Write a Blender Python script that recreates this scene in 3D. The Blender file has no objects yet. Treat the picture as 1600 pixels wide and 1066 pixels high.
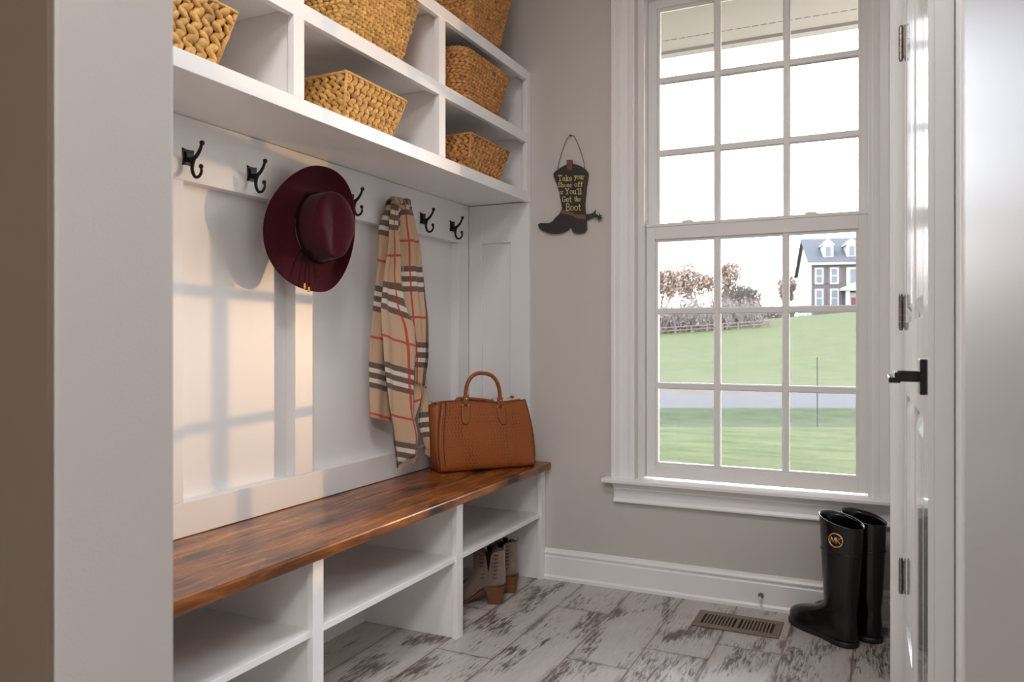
import bpy, bmesh, math, random
from mathutils import Vector, Matrix
random.seed(7)
scene = bpy.context.scene
COL = scene.collection
R = math.radians

# ------------------------------------------------------------------ camera
cam_data = bpy.data.cameras.new('camera')
cam = bpy.data.objects.new('camera', cam_data); COL.objects.link(cam)
cam.location = (0, 0, 1.02)
cam.rotation_euler = (R(90), 0, R(25.42))
cam_data.sensor_fit = 'HORIZONTAL'; cam_data.sensor_width = 36.0
cam_data.lens = 1218.0 * 36.0 / 1600.0
cam_data.shift_y = -4.2 / 1600.0
cam_data.clip_start = 0.02; cam_data.clip_end = 500
cam_data.dof.use_dof = True
cam_data.dof.focus_distance = 2.75
cam_data.dof.aperture_fstop = 5.6
scene.camera = cam

# ------------------------------------------------------------------ exposure, sky, lights
vs = scene.view_settings
scene.display_settings.display_device = 'sRGB'
vs.view_transform = 'Standard'; vs.look = 'None'
vs.exposure = 0.5; vs.gamma = 1.0; vs.use_curve_mapping = False
scene.cycles.max_bounces = 10
scene.cycles.diffuse_bounces = 6
scene.cycles.glossy_bounces = 4
scene.cycles.transparent_max_bounces = 16
scene.cycles.sample_clamp_indirect = 6.0
scene.cycles.use_denoising = True
scene.cycles.caustics_reflective = False
scene.cycles.caustics_refractive = False

world = bpy.data.worlds.new('evening_sky'); scene.world = world
world.use_nodes = True
wn = world.node_tree; wn.nodes.clear()
w_out = wn.nodes.new('ShaderNodeOutputWorld'); w_bg = wn.nodes.new('ShaderNodeBackground')
w_tc = wn.nodes.new('ShaderNodeTexCoord'); w_sep = wn.nodes.new('ShaderNodeSeparateXYZ')
w_ramp = wn.nodes.new('ShaderNodeValToRGB')
w_ramp.color_ramp.elements[0].position = 0.0; w_ramp.color_ramp.elements[0].color = (1.0, 0.91, 0.82, 1)
w_ramp.color_ramp.elements[1].position = 0.22; w_ramp.color_ramp.elements[1].color = (0.80, 0.89, 1.0, 1)
wn.links.new(w_tc.outputs['Generated'], w_sep.inputs[0]); wn.links.new(w_sep.outputs['Z'], w_ramp.inputs[0])
wn.links.new(w_ramp.outputs[0], w_bg.inputs[0]); w_bg.inputs[1].default_value = 10.0
wn.links.new(w_bg.outputs[0], w_out.inputs[0])

def light(name, kind, loc, rot, energy, color, **kw):
    d = bpy.data.lights.new(name, kind); d.energy = energy; d.color = color
    for k, v in kw.items(): setattr(d, k, v)
    o = bpy.data.objects.new(name, d); COL.objects.link(o)
    o.location = loc; o.rotation_euler = rot
    return o
def aim(o, target):
    o.rotation_euler = (Vector(target) - o.location).to_track_quat('-Z', 'Y').to_euler()

# low warm light that comes in through the window and throws the muntin pattern on the panelling
low = light('low_evening_light', 'SPOT', (3.95, 9.10, 1.05), (0, 0, 0), 880, (1.0, 0.57, 0.22),
            spot_size=R(15.2), spot_blend=0.06, shadow_soft_size=0.04)
aim(low, (-0.46, 3.1, 1.26))
# sky portal just outside the window, so the daylight is sampled well
portal = light('window_daylight', 'AREA', (-0.46, 3.30, 1.40), (R(-90), 0, 0), 1, (1, 1, 1),
               shape='RECTANGLE', size=1.0, size_y=2.1)
portal.data.cycles.is_portal = True
# added unseen fill lights, one in the mudroom, one in the hall behind the camera
light('mudroom_fill_light', 'AREA', (-0.60, 0.86, 2.735), (0, 0, 0), 15, (1.0, 0.97, 0.97), shape='DISK', size=0.5)
light('hall_fill_light', 'AREA', (0.42, -1.1, 2.60), (0, 0, 0), 52, (1.0, 0.965, 0.96), shape='DISK', size=0.9)

# ------------------------------------------------------------------ materials
class NT:
    """small helper around one material's node tree"""
    def __init__(s, name):
        s.m = bpy.data.materials.new(name); s.m.use_nodes = True
        s.t = s.m.node_tree; s.b = s.t.nodes['Principled BSDF']; s.out = s.t.nodes['Material Output']
    def n(s, kind, **kw):
        nd = s.t.nodes.new('ShaderNode' + kind)
        for k, v in kw.items(): setattr(nd, k, v)
        return nd
    def l(s, a, b): s.t.links.new(a, b)
    def val(s, node, **kw):
        for k, v in kw.items(): node.inputs[k.replace('_', ' ')].default_value = v
        return node
    def math(s, op, a, b=None, c=None):
        nd = s.n('Math', operation=op)
        for i, x in enumerate((a, b, c)):
            if x is None: continue
            if isinstance(x, (int, float)): nd.inputs[i].default_value = x
            else: s.l(x, nd.inputs[i])
        return nd.outputs[0]
    def mix(s, fac, a, b, blend='MIX'):
        nd = s.n('Mix', data_type='RGBA', blend_type=blend)
        for i, x in ((0, fac), (6, a), (7, b)):
            if isinstance(x, (int, float)): nd.inputs[i].default_value = x
            elif isinstance(x, tuple): nd.inputs[i].default_value = (*x[:3], 1)
            else: s.l(x, nd.inputs[i])
        return nd.outputs[2]
    def ramp(s, fac, stops, interp='LINEAR'):
        nd = s.n('ValToRGB'); cr = nd.color_ramp; cr.interpolation = interp
        while len(cr.elements) < len(stops): cr.elements.new(0.5)
        for e, (p, c) in zip(cr.elements, stops):
            e.position = p; e.color = (*c, 1) if isinstance(c, tuple) else (c, c, c, 1)
        s.l(fac, nd.inputs[0]); return nd.outputs[0]
    def obj(s): return s.n('TexCoord').outputs['Object']
    def geo(s): return s.n('NewGeometry')
    def pos(s): return s.geo().outputs['Position']
    def mapping(s, vec, scale=(1, 1, 1), rot=(0, 0, 0), loc=(0, 0, 0)):
        nd = s.n('Mapping'); s.l(vec, nd.inputs[0])
        nd.inputs['Scale'].default_value = scale; nd.inputs['Rotation'].default_value = rot; nd.inputs['Location'].default_value = loc
        return nd.outputs[0]
    def noise(s, vec, scale=5, detail=3, rough=0.5, dist=0.0):
        nd = s.n('TexNoise'); s.l(vec, nd.inputs['Vector'])
        s.val(nd, Scale=scale, Detail=detail, Roughness=rough, Distortion=dist); return nd.outputs['Fac']
    def bump(s, h, strength=0.3, dist=0.002):
        nd = s.n('Bump'); s.l(h, nd.inputs['Height']); s.val(nd, Strength=strength, Distance=dist)
        s.l(nd.outputs[0], s.b.inputs['Normal'])
    def set(s, color=None, rough=None, metal=None, spec=None, coat=None, coat_rough=None, sheen=None):
        for k, v in (('Base Color', color), ('Roughness', rough), ('Metallic', metal), ('Specular IOR Level', spec),
                     ('Coat Weight', coat), ('Coat Roughness', coat_rough), ('Sheen Weight', sheen)):
            if v is None: continue
            if isinstance(v, tuple): s.b.inputs[k].default_value = (*v[:3], 1)
            elif isinstance(v, (int, float)): s.b.inputs[k].default_value = v
            else: s.l(v, s.b.inputs[k])
        return s

def simple(name, color, rough=0.5, metal=0.0, vary=0.06, vscale=6.0, bump=0.0, bscale=200.0, **kw):
    t = NT(name); p = t.pos()
    f = t.noise(p, vscale, 3)
    lo = tuple(max(0, c * (1 - vary)) for c in color); hi = tuple(min(1, c * (1 + vary)) for c in color)
    t.set(color=t.mix(f, lo, hi), rough=rough, metal=metal, **kw)
    if bump: t.bump(t.noise(p, bscale, 2), bump, 0.0015)
    return t.m

M = {}
M['wall'] = simple('greige_wall_paint', (0.59, 0.555, 0.525), 0.55, vary=0.02, bump=0.12, bscale=260)
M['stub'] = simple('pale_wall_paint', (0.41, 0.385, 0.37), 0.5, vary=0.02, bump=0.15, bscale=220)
M['white'] = simple('white_trim_paint', (0.87, 0.86, 0.855), 0.32, vary=0.015, bump=0.04, bscale=120)
M['panel'] = simple('white_panelling_paint', (0.78, 0.775, 0.775), 0.38, vary=0.015, bump=0.06, bscale=150)
M['door'] = simple('white_gloss_door_paint', (0.70, 0.69, 0.68), 0.2, vary=0.015, coat=1.0, coat_rough=0.04)
M['vinyl'] = simple('white_vinyl_window', (0.80, 0.785, 0.77), 0.35, vary=0.015)
M['ceiling'] = simple('ceiling_paint', (0.84, 0.83, 0.82), 0.7, vary=0.02)
M['taupe'] = simple('hall_shade_taupe', (0.120, 0.088, 0.060), 0.6, vary=0.03, bump=0.12, bscale=220)  # dark tone holds the shade on the hall side of the partition
M['hall'] = simple('hall_wall_paint', (0.62, 0.60, 0.57), 0.6, vary=0.02)
M['black_metal'] = simple('oil_rubbed_black_metal', (0.018, 0.016, 0.015), 0.42, metal=0.55, vary=0.3, vscale=60, bump=0.1, bscale=300)
M['black_satin'] = simple('black_satin_lever', (0.02, 0.018, 0.018), 0.3, metal=0.5, vary=0.1)
M['nickel'] = simple('brushed_nickel', (0.34, 0.30, 0.27), 0.35, metal=1.0, vary=0.1, vscale=80)
M['silver'] = simple('polished_silver', (0.80, 0.76, 0.70), 0.18, metal=1.0, vary=0.05)
M['gold'] = simple('gold_medallion', (0.85, 0.55, 0.20), 0.28, metal=1.0, vary=0.08)
M['rubber'] = simple('black_rubber', (0.004, 0.004, 0.005), 0.2, vary=0.2, vscale=20, spec=0.55)
M['rubber_matte'] = simple('black_rubber_sole', (0.012, 0.012, 0.013), 0.5, vary=0.2, vscale=20)
M['dark'] = simple('painted_duct_shade', (0.012, 0.010, 0.009), 0.8)
M['vent'] = simple('brown_vent_metal', (0.20, 0.145, 0.10), 0.4, metal=0.3, vary=0.1)
M['suede'] = simple('taupe_suede', (0.185, 0.125, 0.098), 0.9, vary=0.18, vscale=40, bump=0.15, bscale=500, sheen=0.4)
M['suede_dark'] = simple('dark_cutout', (0.07, 0.045, 0.035), 0.9)
M['cord'] = simple('dark_leather_cord', (0.012, 0.006, 0.005), 0.9, vary=0.2, spec=0.1)
M['wire'] = simple('rusty_wire', (0.06, 0.045, 0.035), 0.5, metal=0.6)
M['sign_black'] = simple('weathered_black_tin', (0.030, 0.024, 0.024), 0.55, vary=0.35, vscale=45)
M['sign_brown'] = simple('brown_strap_paint', (0.16, 0.075, 0.045), 0.6, vary=0.2, vscale=60)
M['sign_yellow'] = simple('yellow_lettering', (0.85, 0.74, 0.32), 0.6, vary=0.15, vscale=90)
M['bead'] = simple('amber_bead', (0.75, 0.33, 0.08), 0.15, metal=0.7)
M['liner'] = simple('basket_core', (0.10, 0.045, 0.015), 0.9)

def wood_heel():
    t = NT('stacked_wood_heel'); p = t.pos()
    w = t.n('TexWave'); w.bands_direction = 'Z'; t.l(p, w.inputs['Vector']); t.val(w, Scale=60, Distortion=1.5, Detail=2)
    t.set(color=t.mix(w.outputs['Fac'], (0.11, 0.042, 0.016), (0.18, 0.075, 0.028)), rough=0.5); return t.m
M['heel'] = wood_heel()

def bench_wood():
    t = NT('stained_pine'); p = t.pos()
    wob = t.noise(t.mapping(p, (2.2, 0.9, 2.2)), 2.0, 2)
    cmb = t.n('CombineXYZ'); t.l(t.math('MULTIPLY', wob, 0.10), cmb.inputs[0]); t.l(t.math('MULTIPLY', wob, 0.10), cmb.inputs[2])
    v = t.n('VectorMath', operation='ADD'); t.l(p, v.inputs[0]); t.l(cmb.outputs[0], v.inputs[1]); Q = v.outputs[0]
    grain = t.noise(t.mapping(Q, (85, 1.6, 85)), 1.0, 5, 0.6)
    fine = t.noise(t.mapping(Q, (260, 5, 260)), 1.0, 3, 0.6)
    broad = t.noise(t.mapping(Q, (14, 0.9, 14)), 1.0, 3, 0.5)
    mixf = t.math('ADD', t.math('ADD', t.math('MULTIPLY', grain, 0.48), t.math('MULTIPLY', broad, 0.34)), t.math('MULTIPLY', fine, 0.18))
    base = t.ramp(mixf, [(0.37, (0.070, 0.019, 0.006)), (0.45, (0.20, 0.060, 0.014)), (0.53, (0.36, 0.118, 0.024)), (0.64, (0.58, 0.225, 0.045))])
    sep = t.n('SeparateXYZ'); t.l(p, sep.inputs[0])
    bidx = t.math('FLOOR', t.math('MULTIPLY', sep.outputs['X'], 1 / 0.134))
    wn_ = t.n('TexWhiteNoise', noise_dimensions='1D'); t.l(bidx, wn_.inputs['W'])
    base = t.mix(t.math('MULTIPLY', wn_.outputs['Value'], 0.25), base, (0.11, 0.034, 0.012))
    vor = t.n('TexVoronoi', feature='F1', distance='EUCLIDEAN', voronoi_dimensions='2D'); t.l(t.mapping(p, (5.5, 2.3, 1), loc=(0.38, 0.22, 0)), vor.inputs['Vector']); t.val(vor, Scale=1.0, Randomness=0.9)
    rag = t.noise(t.mapping(p, (60, 18, 60)), 1.0, 3)
    kd = t.math('ADD', vor.outputs['Distance'], t.math('MULTIPLY', t.math('SUBTRACT', rag, 0.5), 0.14))
    knot = t.ramp(kd, [(0.04, 1.0), (0.085, 0.65), (0.135, 0.0)])
    halo = t.ramp(kd, [(0.06, 0.7), (0.30, 0.0)])
    blot = t.ramp(t.noise(t.mapping(p, (4, 1.6, 4)), 2.0, 3, 0.55), [(0.46, 0.0), (0.66, 0.72)])
    c = t.mix(blot, base, (0.062, 0.019, 0.008))
    c = t.mix(halo, c, (0.085, 0.026, 0.010)); c = t.mix(knot, c, (0.022, 0.009, 0.005))
    t.set(color=c, rough=t.ramp(grain, [(0.3, 0.34), (0.7, 0.24)]), coat=0.12, coat_rough=0.2, spec=0.35)
    t.bump(mixf, 0.2, 0.0012); return t.m
M['bench'] = bench_wood()

def floor_mat():
    t = NT('whitewashed_plank_tile')
    uv = t.n('UVMap'); uv.uv_map = 'UVMap'; rnd = t.n('UVMap'); rnd.uv_map = 'plank'
    su = t.n('SeparateXYZ'); t.l(uv.outputs[0], su.inputs[0])
    sr = t.n('SeparateXYZ'); t.l(rnd.outputs[0], sr.inputs[0])
    off = t.n('CombineXYZ'); t.l(t.math('MULTIPLY', sr.outputs[0], 37.0), off.inputs[0]); t.l(t.math('MULTIPLY', sr.outputs[1], 53.0), off.inputs[1])
    v = t.n('VectorMath', operation='ADD'); t.l(uv.outputs[0], v.inputs[0]); t.l(off.outputs[0], v.inputs[1]); P = v.outputs[0]
    fine = t.noise(t.mapping(P, (60, 8, 1)), 2.0, 6, 0.66, 0.6)
    mid = t.noise(t.mapping(P, (13, 3.6, 1)), 1.6, 4, 0.6, 0.4)
    patch = t.noise(t.mapping(P, (7, 2.4, 1)), 1.1, 3, 0.5, 0.8)
    worn = t.ramp(t.math('ADD', t.math('MULTIPLY', fine, 0.52), t.math('MULTIPLY', patch, 0.66)), [(0.612, 0.0), (0.705, 1.0)])
    ring = t.n('TexWave', wave_type='RINGS'); ring.rings_direction = 'Y'; t.l(t.mapping(P, (22, 1.2, 1)), ring.inputs['Vector']); t.val(ring, Scale=0.7, Distortion=6, Detail=3, Detail_Scale=1.4)
    lines = t.math('MULTIPLY', t.ramp(ring.outputs['Fac'], [(0.0, 1.0), (0.16, 0.0)]), t.ramp(patch, [(0.50, 0.0), (0.66, 0.75)]))
    base = t.mix(mid, (0.42, 0.39, 0.365), (0.60, 0.575, 0.555))
    base = t.mix(t.ramp(fine, [(0.40, 0.0), (0.75, 0.35)]), base, (0.40, 0.345, 0.30))
    brown = t.mix(t.noise(t.mapping(P, (6, 3, 1)), 2, 2), (0.10, 0.088, 0.088), (0.135, 0.075, 0.055))
    c = t.mix(lines, base, (0.22, 0.175, 0.15)); c = t.mix(worn, c, brown)
    # worn plank edges and grout
    ex = t.math('SUBTRACT', 0.5, t.math('ABSOLUTE', t.math('SUBTRACT', sr.outputs[2], 0.5)))
    eu = t.n('UVMap'); eu.uv_map = 'edge'; se = t.n('SeparateXYZ'); t.l(eu.outputs[0], se.inputs[0])
    dx = t.math('MULTIPLY', t.math('SUBTRACT', 0.5, t.math('ABSOLUTE', t.math('SUBTRACT', se.outputs[0], 0.5))), 0.2065)
    dy = t.math('MULTIPLY', t.math('SUBTRACT', 0.5, t.math('ABSOLUTE', t.math('SUBTRACT', se.outputs[1], 0.5))), 1.2)
    d = t.math('MINIMUM', dx, dy)
    wear = t.math('MULTIPLY', t.ramp(d, [(0.0, 1.0), (0.022, 0.0)]), t.ramp(mid, [(0.46, 0.0), (0.62, 0.85)]))
    c = t.mix(wear, c, (0.12, 0.075, 0.06))
    g = t.ramp(d, [(0.0012, 1.0), (0.0022, 0.0)])
    c = t.mix(g, c, (0.20, 0.125, 0.095))
    t.set(color=c, rough=t.ramp(fine, [(0.3, 0.30), (0.7, 0.46)]), spec=0.45)
    t.bump(t.math('SUBTRACT', t.math('MULTIPLY', fine, 0.3), t.math('ADD', g, t.math('MULTIPLY', worn, 0.35))), 0.35, 0.0012)
    return t.m
M['floor'] = floor_mat()

def basket_mat(name, a, b):
    t = NT(name); g = t.geo()
    r = g.outputs['Random Per Island']
    st = t.noise(t.pos(), 90, 3)
    c = t.mix(r, a, b); c = t.mix(t.ramp(st, [(0.35, 0.5), (0.65, 0.0)]), c, tuple(x * 0.45 for x in a))
    dk = t.ramp(r, [(0.0, 0.6), (0.06, 0.0)])
    c = t.mix(dk, c, (0.16, 0.07, 0.03))
    t.set(color=c, rough=0.55); t.bump(t.noise(t.pos(), 220, 3), 0.3, 0.001); return t.m
M['weave_gold'] = basket_mat('golden_water_hyacinth', (0.54, 0.27, 0.062), (0.80, 0.47, 0.14))
M['weave_brown'] = basket_mat('brown_water_hyacinth', (0.46, 0.195, 0.052), (0.68, 0.33, 0.10))

def felt():
    t = NT('burgundy_felt'); p = t.pos()
    c = t.mix(t.noise(p, 160, 4), (0.034, 0.003, 0.007), (0.070, 0.008, 0.014))
    t.set(color=c, rough=0.95, sheen=0.12, spec=0.1); t.bump(t.noise(p, 600, 2), 0.2, 0.001); return t.m
M['felt'] = felt()

def leather():
    t = NT('cognac_croc_leather')
    uv = t.n('UVMap'); uv.uv_map = 'UVMap'
    su = t.n('SeparateXYZ'); t.l(uv.outputs[0], su.inputs[0])
    wob = t.math('MULTIPLY', t.math('SUBTRACT', t.noise(uv.outputs[0], 22, 2), 0.5), 0.9)
    yy = t.math('ADD', t.math('DIVIDE', su.outputs[1], 0.0135), wob); fy = t.math('FRACT', yy)
    par = t.math('MULTIPLY', t.math('FRACT', t.math('MULTIPLY', t.math('FLOOR', yy), 0.5)), 0.6)
    bow = t.math('MULTIPLY', t.math('POWER', t.math('SUBTRACT', fy, 0.5), 2.0), 1.4)
    fx = t.math('FRACT', t.math('SUBTRACT', t.math('ADD', t.math('DIVIDE', su.outputs[0], 0.0135), par), bow))
    mx_ = t.ramp(fx, [(0.0, 0.0), (0.08, 1.0), (0.22, 1.0), (0.34, 0.0)])
    my_ = t.ramp(fy, [(0.10, 0.0), (0.22, 1.0), (0.72, 1.0), (0.84, 0.0)])
    cell = t.math('MULTIPLY', mx_, my_)
    region = t.ramp(t.noise(t.mapping(uv.outputs[0], (9, 3, 1)), 1.4, 2), [(0.42, 0.10), (0.60, 1.0)])
    m = t.math('MULTIPLY', cell, region)
    fine = t.noise(uv.outputs[0], 120, 4)
    c = t.mix(fine, (0.225, 0.054, 0.008), (0.345, 0.094, 0.015))
    c = t.mix(t.math('MULTIPLY', m, 0.8), c, (0.07, 0.018, 0.005))
    t.set(color=c, rough=0.38, spec=0.4)
    t.bump(t.math('SUBTRACT', t.math('MULTIPLY', fine, 0.15), m), 0.55, 0.0025); return t.m
M['leather'] = leather()
M['leather_plain'] = simple('cognac_leather', (0.265, 0.068, 0.010), 0.38, vary=0.15, vscale=30, bump=0.1, bscale=300)
M['leather_edge'] = simple('dark_leather_edge', (0.055, 0.016, 0.006), 0.5)

def plaid():
    t = NT('tan_check_wool'); uv = t.n('UVMap'); uv.uv_map = 'UVMap'
    s = t.n('SeparateXYZ'); t.l(uv.outputs[0], s.inputs[0])
    per = 0.285
    def bands(x):
        f = t.math('FRACT', t.math('DIVIDE', x, per))
        tri = t.ramp(f, [(0.0, 0), (0.30, 1), (0.372, 0), (0.432, 1), (0.504, 0), (0.564, 1), (0.636, 0)], 'CONSTANT')
        wht = t.ramp(f, [(0.0, 0), (0.372, 1), (0.432, 0), (0.504, 1), (0.564, 0)], 'CONSTANT')
        red = t.ramp(f, [(0.0, 0), (0.955, 1), (0.985, 0)], 'CONSTANT')
        return tri, wht, red
    bu, wu, ru = bands(s.outputs[0]); bv, wv, rv = bands(s.outputs[1])
    c = t.mix(t.noise(uv.outputs[0], 300, 2), (0.47, 0.315, 0.20), (0.56, 0.39, 0.26))
    wh = t.math('MULTIPLY', t.math('ADD', wu, wv), 0.75); wh = t.math('MINIMUM', wh, 1.0)
    c = t.mix(wh, c, (0.68, 0.60, 0.54))
    bk = t.math('MINIMUM', t.math('MULTIPLY', t.math('ADD', bu, bv), 0.80), 1.0)
    c = t.mix(bk, c, (0.040, 0.036, 0.036))
    rd = t.math('MULTIPLY', t.math('MINIMUM', t.math('ADD', ru, rv), 1.0), 0.85)
    c = t.mix(rd, c, (0.42, 0.030, 0.030))
    t.set(color=c, rough=0.9, spec=0.2, sheen=0.2); t.bump(t.noise(uv.outputs[0], 900, 2), 0.3, 0.0008); return t.m
M['plaid'] = plaid()

def glass():
    t = NT('window_glass'); t.t.nodes.remove(t.b)
    tr = t.n('BsdfTransparent'); gl = t.n('BsdfGlossy'); gl.inputs['Roughness'].default_value = 0.02
    fr = t.n('Fresnel'); fr.inputs['IOR'].default_value = 1.45
    mx = t.n('MixShader'); t.l(t.math('MULTIPLY', fr.outputs[0], 0.9), mx.inputs[0]); t.l(tr.outputs[0], mx.inputs[1]); t.l(gl.outputs[0], mx.inputs[2])
    t.l(mx.outputs[0], t.out.inputs['Surface']); return t.m
M['glass'] = glass()

# outdoors
def grass():
    t = NT('lawn_grass'); p = t.pos()
    f = t.noise(t.mapping(p, (0.7, 2.2, 1)), 1.6, 6, 0.72); f2 = t.noise(t.mapping(p, (0.5, 1.6, 1)), 0.16, 4, 0.6)
    c = t.mix(t.ramp(f, [(0.32, 0.0), (0.68, 1.0)]), (0.0180, 0.0250, 0.0075), (0.0480, 0.0515, 0.0200)); c = t.mix(t.ramp(f2, [(0.42, 0.0), (0.70, 0.6)]), c, (0.0422, 0.0394, 0.0211))
    t.set(color=c, rough=0.95, spec=0.05); return t.m
M['grass'] = grass()
M['swale'] = simple('dark_swale_grass', (0.0195, 0.0245, 0.0095), 0.95, vary=0.55, vscale=2.5, spec=0.05)  # a different, darker grass growing in the swale
M['road'] = simple('asphalt', (0.037, 0.0345, 0.0345), 0.9, spec=0.05, vary=0.1, vscale=2)
M['dry'] = simple('dry_brown_verge', (0.0381, 0.0292, 0.0224), 0.95, spec=0.08, vary=0.35, vscale=2)
M['bark'] = simple('bare_branch_bark', (0.079, 0.061, 0.054), 0.95, vary=0.2)
M['leaf'] = simple('autumn_leaves', (0.137, 0.097, 0.076), 0.9, vary=0.35, vscale=1.5)
M['evergreen'] = simple('dull_evergreen', (0.072, 0.058, 0.050), 0.9, vary=0.3, vscale=1.0)
M['brush'] = simple('dry_brush', (0.090, 0.070, 0.065), 0.95, vary=0.4, vscale=1.2)
M['h_front'] = simple('grey_brick_front', (0.0510, 0.0449, 0.0449), 0.9, spec=0.08, vary=0.15, vscale=3)
M['h_white'] = simple('white_siding', (0.22, 0.215, 0.21), 0.8, spec=0.08, vary=0.04)
M['h_roof'] = simple('grey_shingle', (0.0374, 0.0388, 0.0435), 0.9, spec=0.08, vary=0.12, vscale=2)
M['h_shut'] = simple('dark_shutter', (0.055, 0.045, 0.05), 0.8, spec=0.08)
M['h_glass'] = simple('house_window_glass', (0.060, 0.070, 0.080), 0.35, spec=0.15)
M['h_door'] = simple('rust_red_door', (0.085, 0.030, 0.024), 0.6, spec=0.1)
M['soffit'] = simple('almond_soffit', (0.1768, 0.1700, 0.1598), 0.7, vary=0.02)
M['slot'] = simple('soffit_vent_slot', (0.10, 0.09, 0.09), 0.8)
M['stake'] = simple('grey_stake', (0.035, 0.034, 0.036), 0.8, spec=0.08)
M['fence'] = simple('weathered_rail', (0.085, 0.065, 0.062), 0.9, spec=0.08)

# ------------------------------------------------------------------ mesh builder
class MB:
    def __init__(s): s.v = []; s.f = []; s.uv = {}; s.mi = []
    def add(s, vs, fs, mi=0, uvs=None):
        o = len(s.v); s.v += [tuple(p) for p in vs]
        for k, f in enumerate(fs):
            if uvs is not None: s.uv[len(s.f)] = uvs[k]
            s.f.append(tuple(i + o for i in f)); s.mi.append(mi)
        return s
    def box(s, x0, x1, y0, y1, z0, z1, mi=0):
        x0, x1 = sorted((x0, x1)); y0, y1 = sorted((y0, y1)); z0, z1 = sorted((z0, z1))
        vs = [(x, y, z) for z in (z0, z1) for y in (y0, y1) for x in (x0, x1)]
        return s.add(vs, [(0, 2, 3, 1), (4, 5, 7, 6), (0, 1, 5, 4), (2, 6, 7, 3), (0, 4, 6, 2), (1, 3, 7, 5)], mi)
    def obox(s, origin, ax, ay, az, x0, x1, y0, y1, z0, z1, mi=0):
        """box in the frame origin + x*ax + y*ay + z*az"""
        O = Vector(origin); ax, ay, az = Vector(ax), Vector(ay), Vector(az)
        vs = [O + ax * x + ay * y + az * z for z in (z0, z1) for y in (y0, y1) for x in (x0, x1)]
        fs = [(0, 2, 3, 1), (4, 5, 7, 6), (0, 1, 5, 4), (2, 6, 7, 3), (0, 4, 6, 2), (1, 3, 7, 5)]
        if ax.cross(ay).dot(az) < 0: fs = [f[::-1] for f in fs]
        return s.add(vs, fs, mi)
    def prism(s, poly, fn, d0, d1, mi=0):
        """outline poly (a,b) extruded from d0 to d1; fn(a,b,d) -> xyz"""
        n = len(poly); a = [fn(p[0], p[1], d0) for p in poly]; b = [fn(p[0], p[1], d1) for p in poly]
        fs = [tuple(range(n))[::-1], tuple(range(n, 2 * n))] + [(i, (i + 1) % n, n + (i + 1) % n, n + i) for i in range(n)]
        return s.add(a + b, fs, mi)
    def tube(s, pts, rad, seg=8, caps=True, closed=False, mi=0, flat=None):
        pts = [Vector(p) for p in pts]; n = len(pts)
        rs = rad if isinstance(rad, (list, tuple)) else [rad] * n
        prev = None; rings = []
        for i, p in enumerate(pts):
            a = pts[(i - 1) % n] if (closed or i > 0) else p; b = pts[(i + 1) % n] if (closed or i < n - 1) else p
            t = (b - a).normalized() if (b - a).length > 1e-9 else Vector((0, 0, 1))
            if prev is None:
                u = t.cross(Vector((0, 0, 1)))
                if u.length < 0.05: u = t.cross(Vector((1, 0, 0)))
            else: u = prev - t * prev.dot(t)
            u.normalize(); prev = u; w = t.cross(u)
            fl = flat if flat else 1.0
            rings.append([p + (u * math.cos(2 * math.pi * k / seg) + w * (fl * math.sin(2 * math.pi * k / seg))) * rs[i] for k in range(seg)])
        vs = [q for r in rings for q in r]; fs = []
        for i in range(n if closed else n - 1):
            j = (i + 1) % n
            for k in range(seg): fs.append((i * seg + k, i * seg + (k + 1) % seg, j * seg + (k + 1) % seg, j * seg + k))
        if caps and not closed:
            fs.append(tuple(range(seg))[::-1]); fs.append(tuple((n - 1) * seg + k for k in range(seg)))
        return s.add(vs, fs, mi)
    def ball(s, c, r, seg=10, rings=6, scale=(1, 1, 1), mi=0):
        c = Vector(c); vs = [c + Vector((0, 0, r * scale[2]))]
        for i in range(1, rings):
            th = math.pi * i / rings
            for k in range(seg):
                ph = 2 * math.pi * k / seg
                vs.append(c + Vector((r * scale[0] * math.sin(th) * math.cos(ph), r * scale[1] * math.sin(th) * math.sin(ph), r * scale[2] * math.cos(th))))
        vs.append(c - Vector((0, 0, r * scale[2]))); fs = []; L = len(vs) - 1
        for k in range(seg):
            fs.append((0, 1 + k, 1 + (k + 1) % seg)); fs.append((L, L - seg + (k + 1) % seg, L - seg + k))
        for i in range(rings - 2):
            for k in range(seg):
                a = 1 + i * seg
                fs.append((a + k, a + seg + k, a + seg + (k + 1) % seg, a + (k + 1) % seg))
        return s.add(vs, fs, mi)
    def loft(s, rings, caps=True, mi=0, closed=True):
        n = len(rings[0]); vs = [q for r in rings for q in r]; fs = []
        for i in range(len(rings) - 1):
            for k in range(n if closed else n - 1):
                fs.append((i * n + k, i * n + (k + 1) % n, (i + 1) * n + (k + 1) % n, (i + 1) * n + k))
        if caps:
            fs.append(tuple(range(n))[::-1]); fs.append(tuple((len(rings) - 1) * n + k for k in range(n)))
        return s.add(vs, fs, mi)
    def grid(s, fn, nu, nv, uvfn=None, mi=0):
        vs = [fn(i / nu, j / nv) for j in range(nv + 1) for i in range(nu + 1)]; fs = []; uvs = []
        for j in range(nv):
            for i in range(nu):
                a = j * (nu + 1) + i; fs.append((a, a + 1, a + nu + 2, a + nu + 1))
                if uvfn: uvs.append([uvfn(i / nu, j / nv), uvfn((i + 1) / nu, j / nv), uvfn((i + 1) / nu, (j + 1) / nv), uvfn(i / nu, (j + 1) / nv)])
        return s.add(vs, fs, mi, uvs if uvfn else None)
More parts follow.
